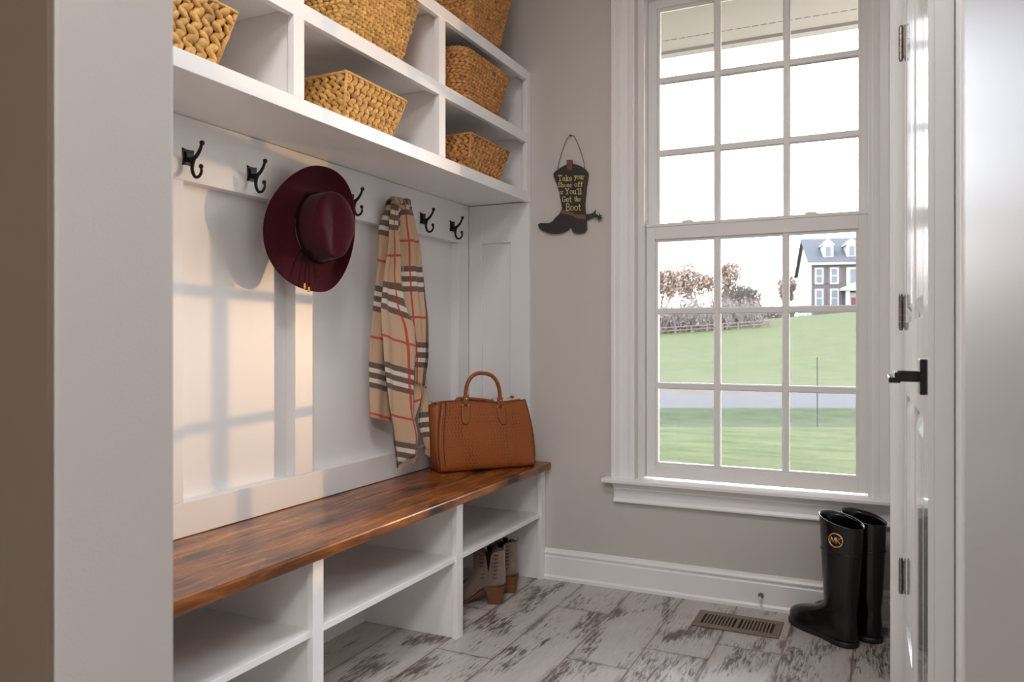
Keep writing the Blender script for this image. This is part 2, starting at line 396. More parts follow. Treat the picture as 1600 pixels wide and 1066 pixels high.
    def build(s, name, mat, parent=None, smooth=None, bevel=0, seg=2, solid=0, subsurf=0, weld=False, recalc=False):
        o_ = Vector(parent.matrix_world.translation) if parent else Vector((0, 0, 0))
        if parent:
            o_ = Vector((0, 0, 0)); q = parent
            while q: o_ += Vector(q.location); q = q.parent
        me = bpy.data.meshes.new(name)
        me.from_pydata([tuple(Vector(p) - o_) for p in s.v], [], s.f); me.update()
        if s.uv:
            ul = me.uv_layers.new(name='UVMap')
            for p in me.polygons:
                if p.index in s.uv:
                    for li, c in zip(p.loop_indices, s.uv[p.index]): ul.data[li].uv = c
        for m in (mat if isinstance(mat, (list, tuple)) else [mat]): me.materials.append(m)
        for p, mi in zip(me.polygons, s.mi): p.material_index = mi
        if weld or recalc:
            b = bmesh.new(); b.from_mesh(me)
            if weld: bmesh.ops.remove_doubles(b, verts=b.verts, dist=1e-5)
            bmesh.ops.recalc_face_normals(b, faces=b.faces); b.to_mesh(me); b.free()
        o = bpy.data.objects.new(name, me); COL.objects.link(o)
        if parent: o.parent = parent
        if smooth is not None:
            for p in me.polygons: p.use_smooth = True
            if smooth < 180: me.set_sharp_from_angle(angle=R(smooth))
        if solid: md = o.modifiers.new('thickness', 'SOLIDIFY'); md.thickness = solid; md.offset = 0
        if bevel:
            md = o.modifiers.new('bevel', 'BEVEL'); md.width = bevel; md.segments = seg; md.limit_method = 'ANGLE'; md.angle_limit = R(40)
        if subsurf: md = o.modifiers.new('subdivision', 'SUBSURF'); md.levels = subsurf; md.render_levels = subsurf
        return o

def thing(name, label, cat, loc, group=None, rotz=0):
    o = bpy.data.objects.new(name, None); COL.objects.link(o)
    o.empty_display_size = 0.05; o.location = loc; o.rotation_euler = (0, 0, rotz)
    o['label'] = label; o['category'] = cat
    if group: o['group'] = group
    return o
def tag(o, label, cat, group=None, kind=None):
    o['label'] = label; o['category'] = cat
    if group: o['group'] = group
    if kind: o['kind'] = kind
    return o
def struct(o, label, cat):
    o['kind'] = 'structure'; o['label'] = label; o['category'] = cat; return o
def copy_tree(o, parent=None):
    kids = [c for c in bpy.data.objects if c.parent == o]
    c = o.copy(); COL.objects.link(c)
    if parent: c.parent = parent
    for k in kids: copy_tree(k, c)
    return c
def lerp(a, b, t): return a + (b - a) * t
def sstep(a, b, x):
    t = min(1, max(0, (x - a) / (b - a))); return t * t * (3 - 2 * t)
def catmull(pts, n):
    """smooth curve through pts, n samples per span"""
    out = []; P = [Vector(p) for p in pts]
    for i in range(len(P) - 1):
        p0 = P[i - 1] if i else P[0] * 2 - P[1]; p1, p2 = P[i], P[i + 1]; p3 = P[i + 2] if i + 2 < len(P) else p2 * 2 - p1
        for k in range(n):
            t = k / n; out.append(0.5 * ((2 * p1) + (p2 - p0) * t + (2 * p0 - 5 * p1 + 4 * p2 - p3) * t * t + (3 * p1 - p0 - 3 * p2 + p3) * t ** 3))
    out.append(P[-1]); return out

# ================================================================== THE SETTING
YB = 3.066            # face of the window wall
XW = -1.70            # left wall face behind the panelling
XF = -1.66            # face of the panelling frame
# window opening
WX0, WX1, WZ0, WZ1 = -0.880, -0.035, 0.452, 2.42

# ---- floor: one mesh, planks as faces carrying their own texture offsets
def build_floor():
    bm = bmesh.new()
    uvl = bm.loops.layers.uv.new('UVMap'); rl = bm.loops.layers.uv.new('plank'); el = bm.loops.layers.uv.new('edge')
    rnd = random.Random(3)
    W, L = 0.2065, 1.2
    known = {-4: 2.32, -5: 2.755, -3: 2.505, -6: 2.21, -2: 2.64, -1: 2.02, -7: 2.6}
    x_ref = -0.293 + W * 1.0        # edge of strip 0 at -0.0865
    for k in range(-9, 6):
        xa = -0.0865 + W * k; xb = xa + W
        j = known.get(k + 0, rnd.uniform(2.0, 3.0))
        ys = j - L * math.ceil((j + 3.3) / L)
        while ys < 3.4:
            ye = ys + L; r1, r2 = rnd.random(), rnd.random()
            xa_, xb_ = max(xa, -1.80), min(xb, 0.9); ya_, yb_ = max(ys, -3.2), min(ye, 3.2)
            if xb_ - xa_ > 0.001 and yb_ - ya_ > 0.001:
                vs = [bm.verts.new((x, y, 0)) for x, y in ((xa_, ya_), (xb_, ya_), (xb_, yb_), (xa_, yb_))]
                f = bm.faces.new(vs)
                for lp in f.loops:
                    x, y = lp.vert.co.x, lp.vert.co.y
                    lp[uvl].uv = (x, y); lp[rl].uv = (r1, r2); lp[el].uv = ((x - xa) / W, (y - ys) / L)
            ys = ye
    me = bpy.data.meshes.new('floor'); bm.to_mesh(me); bm.free(); me.materials.append(M['floor'])
    o = bpy.data.objects.new('floor', me); COL.objects.link(o)
    struct(o, 'whitewashed distressed wood-look plank tile floor', 'floor')
build_floor()

# ---- walls
b = MB()
b.box(-1.80, WX0, YB, YB + 0.19, 0, 2.75); b.box(WX1, 0.9, YB, YB + 0.19, 0, 2.75)
b.box(WX0, WX1, YB, YB + 0.19, 0, WZ0 - 0.03); b.box(WX0, WX1, YB, YB + 0.19, WZ1, 2.75)
struct(b.build('wall_back', M['wall']), 'greige wall with the window and the hanging boot sign', 'wall')
struct(MB().box(-1.80, XW, 0.62, YB, 0, 2.75).build('wall_left', M['panel']), 'white wall behind the panelling and bench', 'wall')
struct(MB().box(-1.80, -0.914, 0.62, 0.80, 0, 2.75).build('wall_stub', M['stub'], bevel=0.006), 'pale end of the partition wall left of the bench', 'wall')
b = MB().box(0.040, 0.30, 2.462, YB, 0, 2.75).box(0.118, 0.30, 0.80, 2.462, 0, 2.75)
struct(b.build('wall_right', M['wall']), 'greige wall around the white door', 'wall')
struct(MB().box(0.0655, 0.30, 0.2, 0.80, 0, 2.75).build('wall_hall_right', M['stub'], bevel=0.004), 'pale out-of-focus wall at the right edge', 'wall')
b = MB().box(-2.6, -2.5, -3.2, 0.62, 0, 2.75).box(-2.5, -1.8, 0.62, 0.72, 0, 2.75).box(0.9, 1.0, -3.2, 0.3, 0, 2.75).box(0.30, 0.9, 0.2, 0.3, 0, 2.75).box(-2.6, 1.0, -3.3, -3.2, 0, 2.75)
struct(b.build('wall_hall', M['hall']), 'plain walls of the hall behind the camera', 'wall')
struct(MB().box(-2.6, -1.80, -3.2, 0.62, -0.02, 0).build('floor_hall', M['hall']), 'floor of the hall', 'floor')
struct(MB().box(-2.6, 1.0, -3.3, YB + 0.19, 2.75, 2.85).build('ceiling', M['ceiling']), 'plain white ceiling', 'ceiling')

struct(MB().box(-2.5, -0.915, 0.612, 0.6195, 0, 2.75).build('wall_hall_left', M['taupe']), 'wall at the far left edge, its shade put into a dark taupe colour', 'wall')  # thin sheet over the partition's hall side, shade put into its colour
# ---- baseboards
def profile_x(b, prof, y_face, x0, x1, sgn=-1):
    """profile (depth from wall, z) swept along x on the wall at y_face"""
    b.prism(prof, lambda a, z, d: (d, y_face + sgn * a, z), x0, x1)
base_prof = [(0, 0), (0.020, 0), (0.020, 0.012), (0.014, 0.020), (0.014, 0.094), (0.011, 0.098), (0.011, 0.104), (0.015, 0.108), (0.015, 0.113), (0.009, 0.120), (0.007, 0.127), (0, 0.129)]
b = MB(); profile_x(b, base_prof, YB, -1.298, 0.040)
struct(b.build('baseboard_back', M['white'], smooth=30, recalc=True), 'white moulded baseboard under the window', 'baseboard')
b = MB(); b.prism([(0, 0), (0.014, 0), (0.014, 0.10), (0.008, 0.118), (0, 0.12)], lambda a, z, d: (XW + a, d, z), 0.80, 3.04)
struct(b.build('baseboard_left', M['white'], recalc=True), 'white baseboard at the back of the shoe bays', 'baseboard')

# ---- panelling on the left wall (board and batten)
b = MB()
ST = ((0.80, 0.86), (1.397, 1.481), (1.912, 1.996), (2.43, 2.514), (2.952, 3.046))
b = MB(); b.box(XW, XF, 0.80, 3.046, 1.436, 1.606); b.box(XW, XF, 0.80, 3.046, 0.496, 0.588)
for y0, y1 in ((0.80, 0.87), (1.397, 1.481), (1.912, 1.996), (2.952, 3.046)): b.box(XW, XF, y0, y1, 0.588, 1.436)
struct(b.build('trim_1', M['panel'], bevel=0.0018), 'white board and batten frame on the left wall', 'trim')
# end panel on the window wall inside the nook
b = MB(); yp = 3.046
b.box(XF, -1.366, 3.058, YB, 0.495, 1.604)
b.box(XF, -1.595, yp, 3.058, 0.495, 1.604); b.box(-1.455, -1.366, yp, 3.058, 0.495, 1.604)
b.box(-1.595, -1.455, yp, 3.058, 1.436, 1.604); b.box(-1.595, -1.455, yp, 3.058, 0.495, 0.59)
struct(b.build('trim_2', M['panel'], bevel=0.0015), 'narrow white recessed panel at the end of the nook', 'trim')

# ---- window
win = bpy.data.objects.new('window_1', None); COL.objects.link(win); win.location = (-0.46, YB, WZ0)
win['kind'] = 'structure'; win['label'] = 'tall white double-hung window with divided panes'; win['category'] = 'window'
b = MB()   # jamb liner
b.box(WX0 - 0.012, WX0 + 0.012, YB - 0.002, YB + 0.19, WZ0 - 0.01, WZ1); b.box(WX1 - 0.012, WX1 + 0.012, YB - 0.002, YB + 0.19, WZ0 - 0.01, WZ1)
b.box(WX0, WX1, YB, YB + 0.19, WZ1 - 0.02, WZ1)
b.box(WX0 + 0.012, WX0 + 0.026, YB + 0.075, YB + 0.17, WZ0, WZ1); b.box(WX1 - 0.026, WX1 - 0.012, YB + 0.075, YB + 0.17, WZ0, WZ1)
b.box(WX0, WX1, YB + 0.12, YB + 0.21, WZ0 - 0.05, WZ0 - 0.004)
b.build('window_jamb', M['vinyl'], win, bevel=0.001)
cas = [(0, 0), (0.018, 0), (0.021, 0.004), (0.021, 0.016), (0.017, 0.020), (0.019, 0.026), (0.019, 0.040), (0.015, 0.044), (0.013, 0.070), (0.015, 0.074), (0.015, 0.086), (0.011, 0.090), (0.011, 0.097), (0, 0.097)]
b = MB()
b.prism(cas, lambda a, w, d: (-1.002 + w, YB - a, d), WZ0, WZ1 + 0.10)
b.prism(cas, lambda a, w, d: (0.062 - w, YB - a, d), WZ0, WZ1 + 0.10)
b.prism(cas, lambda a, w, d: (d, YB - a, WZ1 + 0.10 - w), -1.002, 0.062)
b.build('window_casing', M['white'], win, smooth=30, recalc=True)
b = MB()
b.box(WX0 + 0.0122, WX1 - 0.0122, YB, YB + 0.115, WZ0 - 0.018, WZ0)
b.prism([(0.0, -0.018), (0.050, -0.018), (0.056, -0.014), (0.056, -0.004), (0.050, 0), (0.0, 0)], lambda a, z, d: (d, YB - a, WZ0 + z), -1.030, 0.040)
b.build('window_sill', M['white'], win, recalc=True)
b = MB()
ap = [(0, 0.355), (0.020, 0.355), (0.020, 0.361), (0.013, 0.372), (0.013, 0.404), (0.019, 0.408), (0.019, 0.414), (0.026, 0.420), (0.034, 0.428), (0.036, 0.434), (0, 0.434)]
b.prism(ap, lambda a, z, d: (d, YB - a, z), -0.990, 0.040)
b.build('window_apron', M['white'], win, smooth=30, recalc=True)
def sash(name, y0, y1, x0, x1, z0, z1, fl, fr, fb, ft, vm, hm, yg):
    b = MB()
    b.box(x0, x0 + fl, y0, y1, z0, z1); b.box(x1 - fr, x1, y0, y1, z0, z1)
    b.box(x0 + fl, x1 - fr, y0, y1, z0, z0 + fb); b.box(x0 + fl, x1 - fr, y0, y1, z1 - ft, z1)
    # inner glazing bead, set back
    bd = 0.010; gx0, gx1, gz0, gz1 = x0 + fl, x1 - fr, z0 + fb, z1 - ft
    ym = y0 + 0.010
    b.box(gx0, gx0 + bd, ym, y1, gz0, gz1); b.box(gx1 - bd, gx1, ym, y1, gz0, gz1)
    b.box(gx0 + bd, gx1 - bd, ym, y1, gz0, gz0 + bd); b.box(gx0 + bd, gx1 - bd, ym, y1, gz1 - bd, gz1)
    s_ = b.build(name, M['vinyl'], win, bevel=0.0012)
    b = MB(); mw = 0.0130
    for x in vm: b.prism([(x - mw, ym + 0.004), (x + mw, ym + 0.004), (x + mw * 0.7, ym - 0.002), (x - mw * 0.7, ym - 0.002)], lambda a, c, d: (a, c, d), gz0, gz1)
    for z in hm: b.prism([(z - mw, ym + 0.005), (z + mw, ym + 0.005), (z + mw * 0.7, ym - 0.001), (z - mw * 0.7, ym - 0.001)], lambda a, c, d: (d, c, a), gx0, gx1)
    for x in vm: b.box(x - mw, x + mw, yg + 0.003, yg + 0.010, gz0, gz1)
    for z in hm: b.box(gx0, gx1, yg + 0.003, yg + 0.010, z - mw, z + mw)
    b.build('muntin_grille', M['vinyl'], s_, recalc=True)
    MB().box(gx0, gx1, yg - 0.002, yg + 0.002, gz0, gz1).build('window_pane', M['glass'], s_)
    return s_
lo = sash('lower_sash', 3.092, 3.122, -0.866, -0.047, 0.458, 1.482, 0.036, 0.031, 0.052, 0.063, (-0.586, -0.331), (0.829, 1.129), 3.113)
up = sash('upper_sash', 3.128, 3.158, -0.868, -0.045, 1.425, 2.415, 0.036, 0.026, 0.052, 0.048, (-0.592, -0.331), (1.777, 2.073), 3.149)
for xx in (-0.70, -0.24):
    b = MB(); b.box(xx - 0.022, xx + 0.022, 3.094, 3.12, 1.482, 1.488).box(xx - 0.016, xx + 0.016, 3.096, 3.112, 1.488, 1.491)
    b.build('tilt_latch', M['vinyl'], lo, bevel=0.001)
b = MB().box(-0.866, -0.047, 3.088, 3.092, 1.470, 1.482)
b.build('sash_lift_lip', M['vinyl'], lo, bevel=0.001)

# ---- door in the right wall (far jamb and casing, leaf, hinges, lever)
door = bpy.data.objects.new('door_1', None); COL.objects.link(door); door.location = (0.054, 2.452, 0.012)
door['kind'] = 'structure'; door['label'] = 'white glossy panel door with black lever handle'; door['category'] = 'door'
Hn = Vector((0.054, 2.450, 0)); Nr = Vector((0.0712, 1.530, 0))
dy = (Nr - Hn); DL = dy.length; dy.normalize(); dx = Vector((-dy.y, dy.x, 0))
if dx.x < 0: dx = -dx                       # from the face into the leaf
dz = Vector((0, 0, 1)); DT = 0.0405
b = MB(); Z0, Z1 = 0.012, 2.045
stiles = [(0, 0.115), (DL / 2 - 0.05, DL / 2 + 0.05), (DL - 0.115, DL)]
rails = [(Z0, 0.25), (0.872, 1.062), (1.93, Z1)]
b.obox(Hn, dx, dy, dz, 0.010, DT, 0, DL, Z0, Z1)
for a, c in stiles: b.obox(Hn, dx, dy, dz, 0, 0.010, a, c, Z0, Z1)
for a, c in rails:
    for (s0, s1) in ((0.115, DL / 2 - 0.05), (DL / 2 + 0.05, DL - 0.115)): b.obox(Hn, dx, dy, dz, 0, 0.010, s0, s1, a, c)
leaf = b.build('door_leaf', M['door'], door, bevel=0.0012)
for (s0, s1) in ((0.115, DL / 2 - 0.05), (DL / 2 + 0.05, DL - 0.115)):
    for (a, c) in ((0.25, 0.872), (1.062, 1.93)):
        b = MB(); q = 0.012; w_ = 0.030
        def fr(x, y, z): return Hn + dx * x + dy * y + dz * z
        o4 = [(s0 + q, a + q), (s1 - q, a + q), (s1 - q, c - q), (s0 + q, c - q)]
        i4 = [(s0 + q + w_, a + q + w_), (s1 - q - w_, a + q + w_), (s1 - q - w_, c - q - w_), (s0 + q + w_, c - q - w_)]
        vs_ = [fr(0.0099, *p) for p in o4] + [fr(0.0015, *p) for p in i4]
        b.add(vs_, [(4, 5, 6, 7)] + [(i, (i + 1) % 4, 4 + (i + 1) % 4, 4 + i) for i in range(4)])
        b.build('raised_panel', M['door'], leaf, recalc=True)
for zc in (0.350, 1.094, 1.852):
    b = MB()
    for k in range(5):
        zz = zc - 0.045 + k * 0.018
        b.tube([(0.0470, 2.458, zz + 0.0006), (0.0470, 2.458, zz + 0.0174)], 0.0066, 12)
    b.ball((0.0470, 2.458, zc + 0.047), 0.0055, 10, 6); b.ball((0.0470, 2.458, zc - 0.047), 0.0055, 10, 6)
    b.obox(Hn, dx, dy, dz, -0.0012, 0.0004, -0.002, 0.018, zc - 0.044, zc + 0.044)
    b.build('hinge', M['nickel'], door, smooth=40)
    # lever handle
hc = Hn + dy * (DL - 0.066); hz = 0.951
def hf(x, y, z): return hc + dx * x + dy * y + dz * (z + hz)
b = MB(); b.obox(hc, dx, dy, dz, -0.0105, 0.0, -0.032, 0.032, hz - 0.032, hz + 0.032)
hd = b.build('door_handle', M['black_satin'], door, bevel=0.0015)
b = MB(); b.obox(hc, dx, dy, dz, -0.046, -0.010, -0.012, 0.012, hz - 0.010, hz + 0.010)
b.obox(hc, dx, dy, dz, -0.060, -0.0405, -0.115, 0.013, hz - 0.0125, hz - 0.002)
b.obox(hc, dx, dy, dz, -0.0505, -0.0405, -0.030, 0.013, hz - 0.010, hz + 0.007)
b.build('lever', M['black_satin'], hd, bevel=0.0015)
# casing on the window side of the door, with stepped profile, and the jamb behind the hinges
b = MB()
cs = [(0.040, 0), (0.020, 0), (0.020, 0.012), (0.0235, 0.016), (0.0235, 0.05), (0.027, 0.055), (0.027, 0.088), (0.040, 0.092)]
b.prism(cs, lambda x, w, d: (x, 2.466 + w, d), 0, 2.11)
b.box(0.033, 0.058, 2.4575, 2.466, 0, 2.06); b.box(0.040, 0.118, 2.456, 2.462, 0, 2.06)
b.box(0.060, 0.118, 1.50, 2.462, 2.05, 2.09)
b.box(0.1125, 0.14, 1.42, 1.524, 0, 2.09)
struct(b.build('trim_3', M['white'], recalc=True), 'white door casing beside the window sill', 'trim')

# ================================================================== BENCH
bench = thing('storage_bench', 'long white shoe bench with glossy stained pine seat', 'bench', (-1.48, 1.93, 0))
MB().box(-1.672, -1.270, 0.802, 3.064, 0.4635, 0.4945).build('seat_board', M['bench'], bench, bevel=0.0055, seg=3, smooth=50)
for (y0, y1) in ((0.802, 0.845), (1.562, 1.604), (2.299, 2.342), (3.024, 3.064)):
    b = MB(); yc0, yc1 = (y0 + 0.010, y1 - 0.004)
    b.box(-1.686, -1.318, yc0, yc1, 0, 0.4635); b.box(-1.318, -1.299, y0, y1, 0, 0.4635)
    b.build('divider', M['white'], bench, bevel=0.0012)
for (y0, y1) in ((0.841, 1.572), (1.600, 2.309), (2.338, 3.034)):
    MB().box(-1.686, -1.306, y0, y1, 0.262, 0.280).build('shelf', M['white'], bench, bevel=0.0012)

# ================================================================== OVERHEAD CUBBIES
cub = thing('cubby_unit', 'white overhead cubby unit of open boxes above the hooks', 'shelf unit', (-1.52, 1.93, 1.603))
CX = -1.366
for nm, z0, z1, zt in (('shelf_board', 1.603, 1.6445, 0.0), ('shelf_board', 1.853, 1.8955, 0.0), ('shelf_board', 2.120, 2.162, 0.0)):
    b = MB()
    if z0 < 1.7: b.box(-1.699, CX - 0.02, 0.802, 3.064, z0 + 0.004, z1)
    else: b.box(-1.682, CX - 0.02, 0.802, 3.064, z1 - 0.020, z1)
    b.box(CX - 0.02, CX, 0.802, 3.064, z0, z1)
    b.build(nm, M['white'], cub, bevel=0.0012)
for (z0, z1) in ((1.6445, 1.853), (1.8955, 2.120)):
    for (y0, y1) in ((0.802, 0.845), (1.569, 1.609), (2.296, 2.339), (3.020, 3.064)):
        b = MB(); b.box(CX - 0.02, CX - 0.0002, y0, y1, z0, z1)
        ya, yb_ = (y0 + 0.011, y1 - 0.011) if 1 < y0 < 3 else ((y0, y1 - 0.020) if y0 < 1 else (y0 + 0.012, y1))
        b.box(-1.682, CX - 0.02, ya, yb_, z0, z1 + (0.022 if z1 < 2 else 0.021))
        b.build('divider', M['white'], cub, bevel=0.001)
MB().box(-1.699, -1.682, 0.802, 3.064, 1.6445, 2.161).build('back_panel', M['panel'], cub)

# ================================================================== HOOKS
def make_hook(y, label):
    z = 1.498
    h = thing('coat_hook', label, 'hook', (XF, y, z), 'black coat hooks in a row on the white rail')
    w = 0.0195; n = 6; prof = []
    cor = [(-w, -0.023), (w, -0.023), (w, 0.023), (-w, 0.023)]
    for i in range(4):
        a, c = cor[i], cor[(i + 1) % 4]
        for k in range(n):
            t = k / n; px = lerp(a[0], c[0], t); pz = lerp(a[1], c[1], t); s = 0.0028 * math.sin(math.pi * t)
            nx, nz = ((0, 1), (-1, 0), (0, -1), (1, 0))[i]
            prof.append((px + nx * s, pz + nz * s))
    b = MB(); b.prism(prof, lambda a, c, d: (XF + d, y + a, z + c), 0, 0.004)
    b.prism([(p[0] * 0.62, p[1] * 0.62) for p in prof], lambda a, c, d: (XF + d, y + a, z + c), 0.004, 0.008)
    b.build('backplate', M['black_metal'], h, bevel=0.0012, recalc=True)
    def q(pts): return [(XF + p[0], y, z + p[1]) for p in pts]
    up = catmull(q([(0.006, -0.006), (0.016, -0.006), (0.030, 0.000), (0.043, 0.014), (0.051, 0.030)]), 5)
    n_ = len(up); b = MB(); b.tube(up, [lerp(0.0066, 0.0038, i / (n_ - 1)) for i in range(n_)], 10)
    b.ball((XF + 0.0520, y, z + 0.0335), 0.0068, 12, 8)
    b.build('upper_prong', M['black_metal'], h, smooth=50)
    dn = catmull(q([(0.024, -0.003), (0.018, -0.018), (0.0175, -0.037), (0.027, -0.053), (0.041, -0.053), (0.050, -0.042), (0.049, -0.030)]), 5)
    n_ = len(dn); b = MB(); b.tube(dn, [lerp(0.0054, 0.0034, i / (n_ - 1)) for i in range(n_)], 10)
    b.ball((XF + 0.0485, y, z - 0.0275), 0.0062, 12, 8)
    b.build('lower_prong', M['black_metal'], h, smooth=50)
    return h
for y, lab in ((1.494, 'black double coat hook nearest the wall end, furthest left of the row'),
               (1.725, 'black double coat hook just left of the burgundy hat'),
               (1.957, 'black coat hook behind the burgundy hat'),
               (2.191, 'bare black coat hook between the hat and the scarf'),
               (2.422, 'black coat hook holding the plaid scarf'),
               (2.659, 'bare black coat hook just right of the plaid scarf'),
               (2.895, 'black coat hook in the corner, furthest right of the row')):
    make_hook(y, lab)

# ================================================================== BASKETS
def make_basket(label, x_front, depth, y0, y1, z0, z1, t0, t1, ta, rows, pitch, mat, corner, group, rim=True, posts=False, tilt=35, bulge=0.0, fat=1.0):
    """woven basket: bottom rectangle y0..y1, widening by t0 (left) and t1 (right) at the top, front leaning out by ta"""
    xb = x_front - depth
    root = thing('woven_basket', label, 'basket', ((x_front + xb) / 2, (y0 + y1) / 2, z0), group)
    H = z1 - z0
    def rect(t):
        e = bulge * math.sin(math.pi * min(1, t))
        return (xb - ta * t * 0.5 - e, x_front + ta * t + e, y0 - t0 * t - e, y1 + t1 * t + e)
    def perim(t, cr, grow=0.0):
        a, c, d, e = rect(t); a -= grow; d -= grow; c += grow; e += grow; cr = min(cr, (c - a) / 2.1, (e - d) / 2.1)
        pts = []
        for (cx, cy, a0) in ((c - cr, d + cr, -90), (c - cr, e - cr, 0), (a + cr, e - cr, 90), (a + cr, d + cr, 180)):
            for k in range(7):
                an = R(a0 + 15 * k); pts.append(Vector((cx + cr * math.cos(an), cy + cr * math.sin(an), z0 + H * t)))
        return pts
    def walk(pts, n, sh=0.0):
        L = [0]; m = len(pts)
        for i in range(m): L.append(L[-1] + (pts[(i + 1) % m] - pts[i]).length)
        out = []
        for k in range(n):
            d_ = (L[-1] * (k + 0.5 + sh) / n) % L[-1]; i = 0
            while L[i + 1] < d_: i += 1
            f = (d_ - L[i]) / max(1e-9, L[i + 1] - L[i]); p, q = pts[i], pts[(i + 1) % m]
            out.append((p.lerp(q, f), (q - p).normalized()))
        return out, L[-1]
    # dark inner core
    b = MB(); inset = 0.006; rings = []
    for t in (0.0, 0.25, 0.5, 0.75, 0.97):
        c = sum(perim(t, corner), Vector()) / 28
        rings.append([c + (p - c) * (1 - inset / max(0.05, (p - c).length)) for p in perim(t, corner)])
    inner = [[Vector(((p.x - root.location.x) * 0.9 + root.location.x, (p.y - root.location.y) * 0.93 + root.location.y, p.z)) for p in r] for r in rings[::-1][:-1]]
    inner.append([Vector((p.x, p.y, z0 + 0.012)) for p in inner[-1]])
    b.loft(rings + inner); b.build('basket_core', M['liner'], root)
    # leaf-shaped lumps
    b = MB(); rnd = random.Random(hash(label) % 1000 if False else int(y0 * 1000))
    rh = H / rows
    unit = []; SEG = 6
    for i, (u, r_) in enumerate(((-1.0, 0.10), (-0.72, 0.62), (-0.25, 1.0), (0.3, 0.98), (0.74, 0.6), (1.0, 0.10))):
        unit.append((u, r_))
    for j in range(rows):
        t = (j + 0.5) / rows
        n = max(8, int(round(walk(perim(t, corner), 4)[1] / pitch)))
        pts, _ = walk(perim(t, corner), n, 0.5 if (j // 2) % 2 else 0.0)
        up = (perim(min(1, t + 0.02), corner)[3] - perim(t - 0.02, corner)[3])
        for k, (p, tg) in enumerate(pts):
            nrm = tg.cross(Vector((0, 0, 1))).normalized()
            a = R(tilt + rnd.uniform(-7, 7)) * (1 if j % 2 == 0 else -1)
            zz = Vector((0, 0, 1)); d = tg * math.cos(a) + zz * math.sin(a); w = zz * math.cos(a) - tg * math.sin(a)
            ln = pitch * 0.72 * rnd.uniform(0.9, 1.12); wd = rh * 0.60 * rnd.uniform(0.9, 1.12) * fat; th = 0.0072 * rnd.uniform(0.8, 1.15) * (rh / 0.0145) ** 0.5
            p = p + nrm * rnd.uniform(-0.0012, 0.0015)
            rg = []
            for u, r_ in unit:
                c = p + d * (u * ln) + nrm * (-0.0035 * u * u + 0.001)
                rg.append([c + w * (math.cos(2 * math.pi * q / SEG) * wd * r_) + nrm * (math.sin(2 * math.pi * q / SEG) * th * r_) for q in range(SEG)])
            b.loft(rg)
    b.build('weave', M[mat], root, smooth=180)
    if rim:
        p = perim(1.0, corner); b = MB()
        ring = [v for v in p]
        if posts:
            b.tube(perim(1.0, corner, 0.004), 0.0046, 8, closed=True)
        else:
            # twisted rim
            pts, L = walk(p, int(sum((p[(i + 1) % 28] - p[i]).length for i in range(28)) / (pitch * 0.62)))
            for q_, tg in pts:
                nrm = tg.cross(Vector((0, 0, 1))).normalized(); d = (tg * 0.85 + Vector((0, 0, 0.5))).normalized(); w = nrm.cross(d)
                rg = []
                for u, r_ in unit:
                    c = q_ + d * (u * pitch * 0.55)
                    rg.append([c + w * (math.cos(2 * math.pi * q / SEG) * rh * 0.45 * r_) + nrm * (math.sin(2 * math.pi * q / SEG) * 0.008 * r_) for q in range(SEG)])
                b.loft(rg)
        b.build('rim', M[mat], root, smooth=180)
    if posts:
        for i in (3, 10, 17, 24):
            b = MB(); b.tube([perim(0.01, corner, 0.004)[i], perim(1.0, corner, 0.004)[i]], 0.0044, 8)
            b.build('corner_post', M[mat], root, smooth=180)
    return root
make_basket('golden braided basket in the lower left cubby, cut off by the wall end', -1.385, 0.24, 1.02, 1.325, 1.646, 1.785, 0.045, 0.052, 0.012, 9, 0.032, 'weave_gold', 0.010, 'small braided baskets', posts=True, tilt=38, fat=1.15)
make_basket('small golden braided basket in the lower middle cubby', -1.388, 0.23, 1.800, 2.035, 1.646, 1.777, 0.000, 0.068, 0.012, 10, 0.0275, 'weave_gold', 0.008, 'small braided baskets', posts=True, tilt=38, fat=1.15)
make_basket('small brown braided basket in the lower right cubby', -1.388, 0.23, 2.540, 2.782, 1.646, 1.779, 0.0, 0.080, 0.012, 11, 0.029, 'weave_brown', 0.008, 'small braided baskets', posts=True, tilt=26, fat=1.15)
make_basket('brown round-cornered basket in the upper right cubby', -1.385, 0.24, 2.50, 2.800, 1.8965, 2.080, 0.03, 0.095, 0.015, 15, 0.022, 'weave_brown', 0.055, 'large woven baskets', tilt=20, fat=1.1)
make_basket('large golden woven basket in the upper middle cubby', -1.383, 0.25, 1.795, 2.098, 1.8965, 2.108, 0.01, 0.085, 0.012, 17, 0.021, 'weave_gold', 0.022, 'large woven baskets', tilt=22, fat=1.1)
make_basket('tall brown woven basket standing on top of the cubby unit', -1.383, 0.26, 2.545, 2.790, 2.1635, 2.50, 0.0, 0.125, 0.015, 24, 0.021, 'weave_brown', 0.015, 'large woven baskets', tilt=20, fat=1.1)

